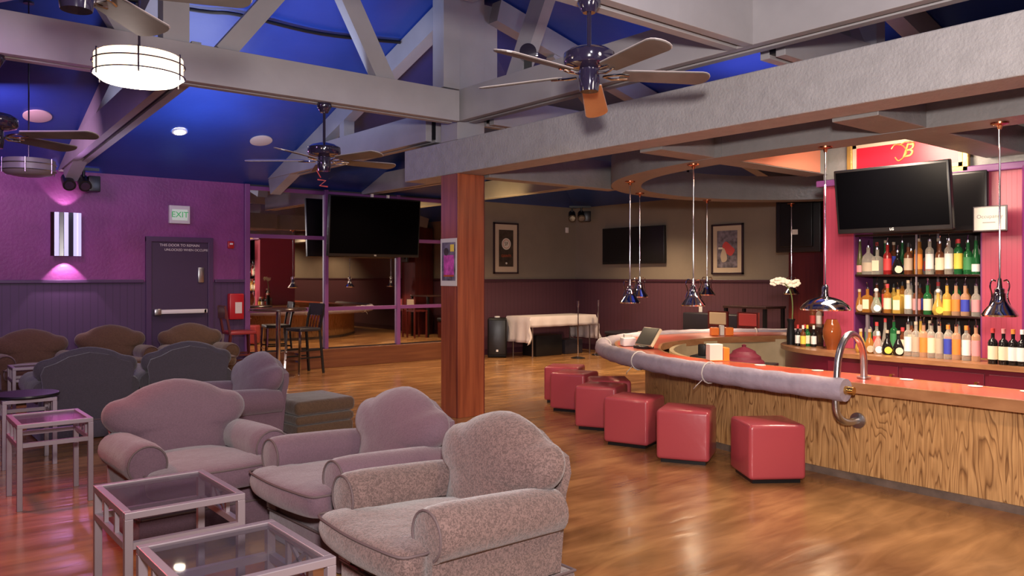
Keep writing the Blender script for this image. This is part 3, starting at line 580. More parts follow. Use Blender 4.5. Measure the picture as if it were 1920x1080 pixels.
# ------------------------------------------------------------------ pendants over the bar
def pend(label, loc, wide=False):
    t = root('bar_pendant', label, 'pendant lamp', loc, group=None); zt = SZ-loc[2]
    if wide: prof = [(.208, 0), (.212, .012), (.19, .045), (.14, .085), (.08, .108), (.04, .118), (.032, .15), (.03, .2), (.018, .22), (0, .22)]
    else: prof = [(.118, 0), (.122, .012), (.10, .045), (.066, .085), (.046, .12), (.042, .17), (.034, .175), (.034, .20), (.02, .21), (0, .21)]
    MB().lathe(prof, n=36).build('shade', M['chrome'], t, True)
    MB().lathe([(r*.96, z-.001) for r, z in prof[:6]], n=36).build('shade_lining', M['white'], t, True)
    MB().cyl((0, 0, .2), (0, 0, zt), .0065, n=10).build('rod', M['chrome'], t, True)
    MB().lathe([(0, zt), (.062, zt), (.06, zt-.012), (.02, zt-.022), (.012, zt-.05), (0, zt-.05)]).build('canopy', M['copper'], t, True)
    if not wide:
        for a in (0, PI):
            c, s = math.cos(a-.6), math.sin(a-.6)
            MB().tube(catmull([(.03*c, .03*s, .26), (.06*c, .06*s, .265), (.075*c, .075*s, .22), (.06*c, .06*s, .15), (.08*c, .08*s, .08)], 4), .006, 6).build('yoke_arm', M['chrome'], t, True)
        MB().cyl((0, 0, .21), (0, 0, .28), .02, .012).build('socket_cap', M['chrome'], t, True)
    MB().ball((0, 0, .03), .028).build('bulb', M['bulb'], t, True)
    return t
P = [(6.53, 3.70), (6.50, 2.31), (6.52, 5.12), (7.10, 6.51), (8.21, 7.35), (9.73, 7.39), (11.22, 6.92)]
pend('wide shallow chrome dome pendant in front of the white flowers', (*P[0], 1.305), True)
pend('chrome bell pendant hanging before the wine bottles, nearest the pilaster', (*P[1], 1.305))
pend('chrome bell pendant over the bar between grab rail and tip, above napkin holder', (*P[2], 1.30))
pend('chrome bell pendant over the bend of the bar, one of two hung close together', (*P[3], 1.28))
pend('chrome bell pendant just behind its twin at the bend of the bar', (*P[4], 1.315))
pend('chrome bell pendant with pale underside over the far bar, below the red framed print', (*P[5], 1.32))
pend('chrome bell pendant farthest along the far bar, beside the mahogany pier', (*P[6], 1.32))

# ------------------------------------------------------------------ armchairs
def armchair(label, loc, rz, fab, welt='welt'):
    t = root('armchair', label, 'armchair', loc, rz, group=None); F = M[fab]
    MB().box(-.36, .36, -.40, .30, .17, .31, .03, 3).build('seat_base', F, t, True)
    # skirt with a welt line
    sk = MB().box(-.425, .425, -.415, .40, .012, .185, .02, 2).build('skirt', F, t, True)
    MB().tube([(-.428, -.40, .19), (-.41, -.42, .19), (.41, -.42, .19), (.428, -.40, .19), (.428, .39, .19), (-.428, .39, .19), (-.428, -.40, .19)], .007, 6, False).build('skirt_welt', M[welt], sk)
    # T-shaped loose seat cushion, rounded and crowned
    P0 = [(-.305, .26), (-.305, -.40), (-.40, -.42), (-.41, -.50), (-.38, -.565), (-.2, -.59), (0, -.60), (.2, -.59), (.38, -.565), (.41, -.50), (.40, -.42), (.305, -.40), (.305, .26)]
    b = MB(); cen = Vector((0, -.16)); rings = []
    for (sc, z) in ((.0, .315), (.9, .31), (.97, .325), (1., .36), (1.01, .39), (1., .42), (.975, .445), (.93, .458), (.75, .472), (.4, .482), (0, .485)):
        if sc == 0: rings.append([b.b.verts.new((cen.x, cen.y, z))])
        else: rings.append([b.b.verts.new((cen.x+(x-cen.x)*sc, cen.y+(y-cen.y)*sc, z)) for x, y in P0])
    for r0, r1 in zip(rings, rings[1:]):
        n = len(P0)
        for i in range(n):
            j = (i+1) % n
            if len(r0) == 1: b.b.faces.new((r0[0], r1[j], r1[i]))
            elif len(r1) == 1: b.b.faces.new((r0[i], r0[j], r1[0]))
            else: b.b.faces.new((r0[i], r0[j], r1[j], r1[i]))
    cu_ = b.build('seat_cushion', F, t, True); mo = cu_.modifiers.new('s', 'SUBSURF'); mo.levels = 2; mo.render_levels = 2
    for z, nm in ((.455, 'cushion_welt'),):
        pts = catmull([(x*.975, (y+.16)*.975-.16, z-.012) for x, y in P0[1:-1]], 4)
        MB().tube(pts, .0065, 6).build(nm, M[welt], cu_, True)
    # arms
    for s in (-1, 1):
        cx, cz, r = .378, .505, .12
        prof = [(.30, .20), (.30, .44)]
        for i in range(15):
            a = R(205-265*i/14); prof.append((cx+r*math.cos(a), cz+r*math.sin(a)))
        prof += [(.425, .40), (.42, .20)]
        b = MB(); rings = []
        for (y, k, dz) in ((-.425, .80, 0), (-.43+.012, .93, 0), (-.395, 1., 0), (-.30, 1.02, .002), (-.1, 1.0, -.003), (.1, .97, -.008), (.24, .93, -.014), (.30, .85, -.02)):
            rings.append([b.b.verts.new((s*(cx+(x-cx)*(k if z > .41 else 1)), y, (cz+(z-cz)*k+dz) if z > .41 else z)) for x, z in prof])
        for r0, r1 in zip(rings, rings[1:]):
            for i in range(len(prof)): j = (i+1) % len(prof); b.b.faces.new((r0[i], r0[j], r1[j], r1[i]))
        b.b.faces.new(rings[0]); b.b.faces.new(rings[-1][::-1])
        ar = b.build('arm', F, t, True)
        MB().tube([(s*(cx+.108*math.cos(a)), -.424, cz+.108*math.sin(a)) for a in [R(-60+270*i/18) for i in range(19)]], .006, 6).build('arm_welt', M[welt], ar, True)
    # camel back cushion
    O = catmull([(-.30, .36), (0, .34), (.30, .36), (.325, .50), (.35, .565), (.415, .60), (.46, .66), (.46, .73), (.41, .785), (.31, .81), (.20, .865), (0, .905), (-.20, .865), (-.31, .81), (-.41, .785), (-.46, .73), (-.46, .66), (-.415, .60), (-.35, .565), (-.325, .50)], 3, True)
    b = MB(); c0 = Vector((0, .63, 0)); rings = []
    def Y(z): return .20+(z-.35)*.22
    steps = [(0., 1), (.35, 1), (.65, 1), (.82, 1), (.93, 1), (.985, 1), (1., 0), (.985, -1), (.93, -1), (.8, -1), (.4, -1), (0., -1)]
    for q, sd in steps:
        h = math.sqrt(max(0, 1-q**3.2))
        if q == 0: rings.append([b.b.verts.new((0, Y(.63)-(.15 if sd > 0 else -.085), .63))]); continue
        rr = []
        for p in O:
            x = c0.x+(p.x-c0.x)*q; z = c0.y+(p.y-c0.y)*q
            rr.append(b.b.verts.new((x, Y(z)+(-.15*h if sd > 0 else .085*h if sd < 0 else 0), z)))
        rings.append(rr)
    n = len(O)
    for r0, r1 in zip(rings, rings[1:]):
        for i in range(n):
            j = (i+1) % n
            if len(r0) == 1: b.b.faces.new((r0[0], r1[j], r1[i]))
            elif len(r1) == 1: b.b.faces.new((r0[i], r0[j], r1[0]))
            else: b.b.faces.new((r0[i], r0[j], r1[j], r1[i]))
    b.build('backrest', F, t, True)
    # flat outer back running down to the floor
    ob = [(-.42, .03), (.42, .03), (.42, .55), (.44, .69), (.41, .765), (.30, .80), (.19, .855), (0, .89), (-.19, .855), (-.30, .80), (-.41, .765), (-.44, .69), (-.42, .55)]
    ob = [(x*.94, z if z < .6 else z-.035) for x, z in ob]
    b = MB().prism(ob, 0, .05, 'y')
    for v in b.b.verts: v.co.y += .26+(max(v.co.z, .2)-.2)*.15
    b.build('outer_back', F, t, True)
    for sx in (-1, 1):
        for sy in (-.36, .34): MB().box(sx*.36-.025, sx*.36+.025, sy-.025, sy+.025, 0, .03).build('foot', M['black'], t)
    return t
def rechair(src, label, loc, rz): return copy_tree(src, loc, rz, label)
A = armchair('patterned taupe armchair standing closest to the reddish wooden post and open floor', (2.27, 3.22, 0), R(-90), 'fabric')
B = armchair('mauve armchair beside the patterned one, backing onto the wooden post', (2.36, 4.32, 0), R(-87), 'fabric_p')
rechair(B, 'mauve armchair facing the glass side tables, between them and the charcoal chairs', (1.66, 5.36, 0), R(1))
rechair(B, 'mauve armchair in the middle row with its side toward the open floor', (2.58, 7.22, 0), R(-88))
G = armchair('charcoal armchair seen from behind next to the small round dark table', (1.74, 9.10, 0), R(180), 'fabric_d')
rechair(G, 'charcoal armchair seen from behind, beside the mauve chair in the middle row', (2.76, 9.22, 0), R(176))
Eb = armchair('brown armchair at the purple wall under the mirrored sconce', (1.74, 12.0, 0), R(2), 'fabric_b')
rechair(Eb, 'brown armchair at the purple wall between the sconce and the exit door', (2.78, 12.3, 0), R(-1))
rechair(Eb, 'brown armchair in front of the exit door, only its crest visible', (3.82, 12.05, 0), R(0))

t = root('ottoman', 'dark brown ottoman on the open floor side of the middle row armchair', 'ottoman', (3.42, 7.34, 0), R(4))
MB().box(-.30, .30, -.30, .30, .03, .20, .02, 3).build('skirt', M['fabric_b'], t, True); MB().box(-.31, .31, -.31, .31, .205, .29, .035, 4).build('base_band', M['fabric_b'], t, True); MB().box(-.32, .32, -.32, .32, .295, .43, .05, 4).build('cushion', M['fabric_b'], t, True)
for sx in (-1, 1):
    for sy in (-1, 1): MB().box(sx*.24-.025, sx*.24+.025, sy*.24-.025, sy*.24+.025, 0, .04).build('foot', M['black'], t)
# ------------------------------------------------------------------ glass side tables
def side_table(label, x0, x1, y0, y1, z=.59, dark=False):
    cx, cy = (x0+x1)/2, (y0+y1)/2; a, b = (x1-x0)/2, (y1-y0)/2; w = .034
    t = root('side_table', label, 'side table', (cx, cy, 0)); mm = M['pewter'] if not dark else M['fabric_d']; mm = M['pewter']
    m = MB()
    for (p, q, r, s) in ((-a, a, -b, -b+w), (-a, a, b-w, b), (-a, -a+w, -b+w, b-w), (a-w, a, -b+w, b-w)): m.box(p, q, r, s, z-.03, z, .003)
    m.build('top_frame', mm, t)
    MB().box(-a+w-.004, a-w+.004, -b+w-.004, b-w+.004, z-.014, z-.006).build('glass_top', M['glass'], t)
    for sx in (-1, 1):
        for sy in (-1, 1): MB().box(sx*a-(w if sx > 0 else 0), sx*a+(w if sx < 0 else 0), sy*b-(w if sy > 0 else 0), sy*b+(w if sy < 0 else 0), 0, z-.03, .002).build('leg', mm, t)
    zr = z-.145
    for sy in (-1, 1): MB().box(-a+w, a-w, sy*b-(w*.8 if sy > 0 else 0), sy*b+(w*.8 if sy < 0 else 0), zr-.015, zr+.015).build('rail', mm, t)
    for sx in (-1, 1): MB().box(sx*a-(w*.8 if sx > 0 else 0), sx*a+(w*.8 if sx < 0 else 0), -b+w, b-w, zr-.015, zr+.015).build('rail', mm, t)
    for sx in (-1, 1):
        X = sx*(a-w*.4)
        for f in (-.33, .33): MB().box(X-.009, X+.009, f*b*1.0-.011, f*b*1.0+.011, zr, z-.028).build('slat', mm, t)
        if sx > 0:
            MB().bar((X, -.30*b, zr), (X, .30*b, z-.03), .012, .014).build('cross_slat', mm, t); MB().bar((X, .30*b, zr), (X, -.30*b, z-.03), .012, .014).build('cross_slat', mm, t)
    return t
side_table('pewter framed glass side table closest to the patterned armchair, reflecting the lamp', .80, 1.33, 2.64, 3.22)
side_table('pewter framed glass side table between its twin and the mauve armchair', .87, 1.39, 3.68, 4.28)
side_table('pewter side table with pink glow on its glass, apart on the red floor', .82, 1.29, 6.33, 6.86)
tt = side_table('low pewter table with an oval dark top, behind the pink lit one', .90, 1.30, 7.75, 8.18, .57)
MB().lathe([(0, .572), (.25, .572), (.255, .585), (.25, .598), (0, .598)], n=36).build('oval_top', M['black'], tt, True)
side_table('small pewter table in front of the brown armchair by the purple wall', 1.28, 1.68, 10.2, 10.6, .6)

# ------------------------------------------------------------------ high table and bar chairs at the mirrors
t = root('high_table', 'round dark high table on a chrome pole in front of the mirrors', 'table', (5.17, 12.28, 0))
MB().lathe([(0, 1.05), (.43, 1.05), (.45, 1.06), (.45, 1.08), (.43, 1.09), (0, 1.09)], n=40).build('tabletop', M['tableblk'], t, True)
MB().cyl((0, 0, .03), (0, 0, 1.05), .036).build('pole', M['chrome'], t, True)
MB().lathe([(0, .0), (.27, .0), (.27, .015), (.1, .04), (.05, .06), (0, .06)], n=32).build('base_disc', M['chrome'], t, True)
def barchair(label, loc, rz, wood, seat, metal=False):
    t = root('bar_chair', label, 'bar chair', loc, rz); lm = M['chrome'] if metal else M[wood]
    MB().box(-.21, .21, -.21, .2, .70, .755, .018, 3).build('seat', M[seat], t, True)
    for sx in (-1, 1):
        MB().bar((sx*.19, -.19, .70), (sx*.21, -.22, 0), .034, .034).build('leg', lm if metal else M[wood], t)
        MB().bar((sx*.19, .19, .70), (sx*.205, .25, 0), .034, .034).build('leg', M[wood], t)
        MB().bar((sx*.19, .19, .70), (sx*.185, .27, 1.14), .034, .03).build('back_post', M[wood], t)
    MB().bar((-.2, .262, 1.05), (.2, .262, 1.05), .022, .20).build('back_panel', M[wood] if not metal else M['blackseat'], t)
    if metal:
        for x in (-.11, -.03, .05, .13): MB().bar((x, .205, .75), (x, .245, .96), .014, .014).build('back_rod', M['chrome'], t)
    for z in (.22, .34):
        MB().bar((-.2, -.21, z), (.2, -.21, z), .02, .028).build('footrest', M['chrome'] if metal else M[wood], t)
        for sx in (-1, 1): MB().bar((sx*.2, -.2, z+.05), (sx*.2, .23, z+.05), .02, .026).build('stretcher', M[wood], t)
    return t
barchair('dark red wooden bar chair on the door side of the high table', (4.58, 12.38, 0), R(86), 'darkwood', 'redseat')
barchair('black bar chair with chrome back rods on the mirror side of the high table', (5.66, 12.42, 0), R(-80), 'black', 'blackseat', True)

# ------------------------------------------------------------------ far open floor: speaker, cloth table, stands
t = root('floor_speaker', 'black upright loudspeaker on the floor between wooden post and cloth table', 'speaker', (9.80, 12.52, 0), R(-39))
MB().box(-.19, .19, -.18, .18, .0, .78, .04, 4).build('cabinet', M['screen2'], t, True)
MB().box(-.165, .165, -.19, -.178, .06, .74, .01).build('grille', M['black'], t, True); MB().box(-.02, .02, -.195, -.19, .12, .16).build('badge', M['whitep'], t)
tag(MB().box(-.05, .05, -.025, .025, 0, .03, .006).build('white_adapter', M['whitep'], None, loc=(9.78, 12.5, .78)), 'small white adapter lying on top of the black loudspeaker', 'adapter')
ct = root('folding_table', 'folding table hidden under a white cloth near the far grey wall', 'table', (10.95, 12.18, 0))
MB().box(-.88, .88, -.36, .36, .76, .80).build('tabletop', M['beige'], ct)
for sx in (-1, 1):
    for sy in (-1, 1): MB().cyl((sx*.78, sy*.3, 0), (sx*.78, sy*.3, .76), .014, n=8).build('leg', M['steel'], ct, True)
b = MB(); NX, NY = 44, 22; a, bb = .90, .38; hx, hy = .50, .20; g = {}
for i in range(NX+1):
    for j in range(NY+1):
        U_ = -1+2*i/NX; V_ = -1+2*j/NY; x = U_*(a+hx); y = V_*(bb+hy); dx = max(0, abs(x)-a); dy = max(0, abs(y)-bb)
        hang = max(dx, dy) if not (dx and dy) else min(.66, math.hypot(dx, dy))
        fold = .018*math.sin(x*19)*(1 if dy else 0)*hang*4 + .018*math.sin(y*24)*(1 if dx else 0)*hang*4
        X = math.copysign(min(abs(x), a)+.03*hang*2+(.012 if dx else 0), x)+(fold if dx else 0); Yy = math.copysign(min(abs(y), bb)+.03*hang*2, y)+(fold if dy and not dx else 0)
        if dx and dy: X += math.copysign(.05*dy, x); Yy += math.copysign(.05*dx, y)
        g[i, j] = b.b.verts.new((X, Yy, .806-hang))
for i in range(NX):
    for j in range(NY): b.b.faces.new((g[i, j], g[i+1, j], g[i+1, j+1], g[i, j+1]))
cl = b.build('tablecloth', M['linen'], None, True, loc=(10.95, 12.18, 0)); tag(cl, 'white tablecloth draped over the folding table by the far wall', 'tablecloth')
mo = cl.modifiers.new('t', 'SOLIDIFY'); mo.thickness = .004
tag(MB().box(-.35, .35, -.22, .22, 0, .42, .02).build('black_case', M['black'], None, True, loc=(10.75, 12.25, 0)), 'black equipment case on the floor under the cloth table', 'case')
tag(MB().box(-.25, .25, -.2, .2, 0, .30, .02).build('black_case', M['blackseat'], None, True, loc=(11.45, 12.25, 0)), 'lower black equipment case under the far end of the cloth table', 'case')
def stand(label, loc):
    t = root('chrome_stand', label, 'stand', loc)
    MB().cyl((0, 0, .02), (0, 0, 1.0), .012).cyl((0, 0, 1.0), (0, 0, 1.12), .024).build('pole', M['chrome'], t, True)
    MB().lathe([(0, 0), (.14, 0), (.14, .012), (.03, .035), (0, .035)]).build('foot', M['black'], t, True)
stand('slim chrome stand in front of the cloth table, speaker side of the pair', (10.86, 11.32, 0)); stand('slim chrome stand at the far end of the cloth table', (11.62, 11.52, 0))
t = root('stage_box', 'low black bench with rounded lid against the far grey wall', 'bench', (11.95, 10.9, 0))
MB().box(-.3, .3, -.45, .45, 0, .42, .02).build('body', M['black'], t, True); MB().box(-.32, .32, -.47, .47, .42, .5, .03, 3).build('padded_lid', M['blackseat'], t, True)
t = root('booth_bench', 'long dark bench along the far grey wall below the red framed print', 'bench', (11.95, 9.12, 0))
MB().box(-.28, .28, -.6, .6, 0, .42, .02).build('body', M['darkwine'], t, True); MB().box(-.3, .3, -.62, .62, .42, .52, .03, 3).build('seat_pad', M['blackseat'], t, True); MB().box(.12, .3, -.62, .62, .52, .92, .03, 3).build('back_pad', M['blackseat'], t, True)
t = root('tall_table', 'tall dark table near the mahogany pier beyond the far bar', 'table', (11.75, 7.95, 0))
MB().box(-.3, .3, -.42, .42, 1.06, 1.10, .005).build('tabletop', M['tableblk'], t)
for sx in (-1, 1):
    for sy in (-1, 1): MB().box(sx*.26-.025, sx*.26+.025, sy*.38-.025, sy*.38+.025, 0, 1.06).build('leg', M['black'], t)
def dchair(label, loc, rz, pad):
    t = root('dining_chair', label, 'chair', loc, rz)
    MB().box(-.2, .2, -.2, .2, .68, .72).build('seat', M['darkwood'], t); MB().box(-.17, .17, -.2, -.185, .80, 1.0, .01).build('pad', pad, t)
    for sx in (-1, 1):
        MB().bar((sx*.18, -.18, 0), (sx*.18, -.18, 1.02), .035, .035, (0, 1, 0)).build('back_post', M['darkwood'], t); MB().box(sx*.18-.018, sx*.18+.018, .16, .196, 0, .68).build('leg', M['darkwood'], t)
    for z in (1.0, .78): MB().box(-.18, .18, -.195, -.165, z-.02, z+.02).build('back_rail', M['darkwood'], t)
dchair('dark chair with a beige back pad at the tall far table', (11.25, 8.18, 0), R(-90), M['beige']); dchair('dark chair with a red back pad at the tall far table', (11.25, 7.60, 0), R(-90), M['picred'])
tag(MB().box(-.006, 0, -.04, .04, -.06, .06, .003).build('wall_outlet', M['whitep'], None, loc=(UB-.02, 9.55, .98)), 'white outlet plate on the maroon wainscot below the chrome pendants', 'outlet')
tag(MB().box(-.04, .04, -.03, 0, -.06, .06, .01).build('wall_sensor', M['whitep'], None, loc=(12.12, VW, 2.62)), 'small white wall sensor on the grey wall near the corner spotlight', 'sensor')

# framed prints
def frame_pic(label, loc, rz, w, h):
    t = root('framed_print', label, 'framed picture', loc, rz)
    m = MB()
    for q in ((-w/2, w/2, h/2-.035, h/2), (-w/2, w/2, -h/2, -h/2+.035), (-w/2, -w/2+.035, -h/2, h/2), (w/2-.035, w/2, -h/2, h/2)): m.box(q[0], q[1], -.035, 0, q[2], q[3], .003)
    m.build('frame', M['frame'], t); MB().box(-w/2+.03, w/2-.03, -.02, -.004, -h/2+.03, h/2-.03).build('mat_board', M['matboard'], t)
    return t
t = frame_pic('framed dark team print with a white round SF badge on the grey wall', (10.39, VW, 2.18), 0, .66, 1.06)
MB().box(-.19, .19, -.026, -.02, -.38, .38).build('print', M['picdark'], t)
MB().lathe([(0, 0), (.12, 0)], n=32).build('badge', M['white'], t, loc=(0, -.0275, .09), rot=RX); MB().lathe([(.082, .0), (.092, .0)], n=32).build('badge_ring', M['rust'], t, loc=(0, -.029, .09), rot=RX)
text('badge_letters', 'SF', .11, M['picdark'], t, (0, -.029, .09), RX, .001); text('team_name', 'GIANTS', .075, M['rust'], t, (0, -.028, -.16), RX, .001); MB().ball((0, -.03, -.31), .022).build('ball', M['white'], t, True)
t = frame_pic('framed print with a red figure on the grey wall beyond the bar', (UB, 8.95, 2.10), R(-90), .70, .93)
MB().box(-.22, .22, -.026, -.02, -.34, .34).build('print', M['picgrey'], t)
MB().prism(T2(catmull([(-.02, .14), (.1, .05), (.17, -.02), (.1, -.12), (.02, -.1), (-.06, -.02), (-.1, .06)], 4, True)), -.03, -.026, 'y').build('red_figure', M['picred'], t)
MB().prism(T2(catmull([(-.08, .02), (-.02, -.06), (0, -.2), (-.1, -.24), (-.14, -.12)], 4, True)), -.0305, -.0265, 'y').build('pale_figure', M['matboard'], t)
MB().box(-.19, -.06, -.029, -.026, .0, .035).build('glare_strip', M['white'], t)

# poster on post
t = root('paper_poster', 'party flyer in magenta and grey taped to the wooden post', 'poster', (5.194, 7.52, 1.76), R(-90))
MB().box(-.17, .15, -.005, 0, -.27, .27).build('sheet', M['white'], t)
MB().box(-.14, .125, -.008, -.005, -.21, .225).build('grey_picture', M['picgrey'], t)
MB().box(-.10, .10, -.010, -.008, -.15, .08).build('magenta_block', M['magenta'], t)
MB().lathe([(0, 0), (.045, 0)], n=20).build('head_shape', M['picdark'], t, loc=(-.05, -.0115, .12), rot=RX)
MB().box(.03, .10, -.0105, -.008, .12, .2).build('yellow_patch', LB['yellow'], t); MB().box(-.1, .1, -.0112, -.010, -.165, -.145).build('rust_band', M['rust'], t)

# ceiling details
def on_slope(u, v): return (u, v, rise_v(v)-.012)
SL = math.atan((RZ-WT)/(VW-cv))
for (u, v, lab) in ((4.58, 11.5, 'round pale ceiling speaker beside the far fan on the blue slope'), (1.71, 11.5, 'round pale ceiling speaker above the unlit drum lamp')):
    o = MB().lathe([(0, -.012), (.145, -.012), (.16, -.006), (.16, .008)], n=32).build('ceiling_speaker', M['ceramic'], None, True, loc=on_slope(u, v), rot=(-SL, 0, 0)); tag(o, lab, 'ceiling speaker')
o = root('recessed_spot', 'glowing recessed spotlight in the blue ceiling slope', 'spotlight', on_slope(3.42, 11.5)); o.rotation_euler = (-SL, 0, 0)
MB().lathe([(.075, -.012), (.10, -.006), (.10, .008)], n=28).build('trim_ring', M['whitep'], o, True); MB().lathe([(0, -.010), (.075, -.010)], n=24).build('lamp_face', M['bulb'], o, True)
def stage_spot(label, loc, rz):
    t = root('stage_spot', label, 'spotlight', loc, rz)
    for x in (-.1, .1):
        MB().cyl((x, 0, 0), (x, 0, .2), .02).build('yoke', M['black'], t, True)
        q = MB().cyl((x, .08, .06), (x, -.12, -.06), .075, .085, 20).build('can', M['black'], t, True); MB().cyl((x, -.121, -.0605), (x, -.128, -.065), .06, n=16).build('lens', M['fanbody'], q, True)
    MB().box(.15, .3, -.1, .1, -.12, .1, .01).build('driver_box', M['black'], t, True); MB().box(-.16, .3, -.02, .02, .18, .22).build('mount_bar', M['black'], t)
stage_spot('pair of black stage spotlights at the top of the purple wall', (2.36, 12.7, 2.93), 0)
stage_spot('pair of black stage spotlights in the corner of the grey walls', (12.0, 12.55, 2.9), R(-40))
tag(MB().tube(catmull([(UL, 9.0, rise_v(9.0)-.05), (0, 8.9, rise_v(8.9)-.05), (2.6, 8.8, rise_v(8.8)-.05), (3.2, 8.7, rise_v(8.7)-.06), (4.2, 8.75, rise_v(8.75)-.05), (5.2, 8.6, rise_v(8.6)-.05)], 6), .022, 8).build('conduit', M['black'], None, True), 'dark wavy conduit running along the blue ceiling behind the truss', 'conduit')

# ------------------------------------------------------------------ bar top items
t = root('napkin_holder', 'white and orange napkin caddy on the red bar top', 'napkin holder', (6.47, 4.79, .782), R(-30))
MB().box(-.10, .035, -.05, .05, 0, .16, .006).build('napkin_stack', M['white'], t); MB().box(.04, .10, -.055, .055, 0, .125, .005).box(-.1, .1, -.06, .06, 0, .006).build('orange_caddy', M['orange'], t)
t = root('straw_caddy', 'orange caddy with white straws on the far side of the bar', 'caddy', (9.25, 6.78, .782), R(-39))
for s in (-1, 1): MB().box(s*.1-.055, s*.1+.055, -.05, .05, 0, .11, .01).build('orange_bin', M['orange'], t)
MB().box(-.03, .03, -.04, .04, 0, .14, .01).build('straw_bundle', M['white'], t)
t = root('pay_terminal', 'tilted beige touch terminal at the inner edge of the bar bend', 'terminal', (6.90, 6.12, .782), R(-100))
MB().box(-.09, .09, -.08, .08, 0, .03, .006).build('base', M['black'], t)
b = MB().box(-.15, .15, -.02, .02, 0, .24, .01); bmesh.ops.transform(b.b, verts=b.b.verts[:], matrix=Matrix.Translation((0, 0, .025)) @ Matrix.Rotation(R(-35), 4, 'X')); b.build('monitor', M['beige'], t)
b = MB().box(-.135, .135, -.026, -.02, .01, .23); bmesh.ops.transform(b.b, verts=b.b.verts[:], matrix=Matrix.Translation((0, 0, .025)) @ Matrix.Rotation(R(-35), 4, 'X')); b.build('display', M['screen2'], t)
t = root('receipt_printer', 'small white printer with paper on the bar beside the touch terminal', 'printer', (7.0, 6.45, .782), R(-30))
MB().box(-.08, .08, -.07, .07, 0, .10, .015, 3).build('body', M['whitep'], t, True); MB().box(-.05, .05, -.02, .03, .10, .14, .004).build('paper', M['white'], t)
for (x, y, lab) in ((6.42, 4.28, 'white paper coaster on the red bar top near the napkin caddy'), (6.44, 3.72, 'white paper coaster on the bar top under the wide chrome dome'), (6.42, 2.95, 'white paper coaster on the bar top beside the grab rail'), (6.43, 2.45, 'white paper coaster on the bar top past the grab rail'), (6.42, 2.1, 'last white paper coaster along the inner bar edge')):
    tag(MB().cyl((0, 0, 0), (0, 0, .004), .05, n=20).build('paper_coaster', M['white'], None, loc=(x, y, .782)), lab, 'coaster')
t = root('underbar_cabinet', 'low dark steel cabinet inside the horseshoe bar', 'cabinet', (7.35, 5.35, 0), R(20)); MB().box(-.3, .3, -.5, .5, 0, .62, .01).build('body', M['screen2'], t); MB().box(-.31, .31, -.51, .51, .62, .65, .004).build('steel_top', M['steel'], t)
t = root('cloth_dome', 'tiered maroon cloth dome standing inside the bar', 'cover', (7.38, 5.12, .65))
MB().lathe([(.22, 0), (.21, .04), (.18, .06), (.175, .09), (.13, .12), (.12, .145), (.06, .175), (.02, .19), (.025, .21), (0, .22)], n=24).build('cover', M['maroon'], t, True)
t = root('register_stack', 'black card reader box on the steel cabinet inside the bar bend', 'card reader', (7.10, 5.50, .652), R(20))
MB().box(-.02, .25, -.12, .1, 0, .08, .01).build('body', M['black'], t, True); MB().box(.05, .15, -.05, .03, .08, .2, .01).build('reader', M['screen2'], t, True)
# orchid
def orchid(label, loc, rz):
    t = root('white_orchid', label, 'flowers', loc, rz)
    MB().lathe([(0, 0), (.045, 0), (.05, .1), (.035, .25), (.05, .3)], n=18).build('vase', M['screen2'], t, True)
    MB().tube(catmull([(0, 0, .1), (.02, 0, .4), (.0, .0, .6), (-.08, 0, .72), (-.2, 0, .73)], 6), .007, 6).build('stem', M['stem'], t, True)
    rr = random.Random(3)
    for k in range(7):
        x = -.20+.045*k; z = .73+.02*math.sin(k)-.0*k; fl_ = MB()
        for q in range(5):
            a = 2*PI*q/5+k; fl_.ball((x+.026*math.cos(a), rr.uniform(-.02, .02), z+.026*math.sin(a)), .026, (1, .25, .8), 8, 6)
        fl_.build('blossom', M['petal'], t, True)
    return t
orchid('white orchid spray rising behind the wide chrome dome pendant', (8.45, 5.22, .80), CAMR)
o2 = orchid('white orchid in a vase past the wine bottles at the frame edge', (8.0, 2.50, .80), CAMR+PI)
o2.scale = (.55, .55, .7)
t = root('hurricane_vase', 'brown amber glass hurricane vase on the back bar beside the pink wall', 'vase', (8.22, 4.58, .80))
MB().lathe([(0, 0), (.06, 0), (.055, .02), (.07, .06), (.095, .14), (.098, .2), (.08, .28), (.055, .33)], n=28).build('glass', M['amber'], t, True)

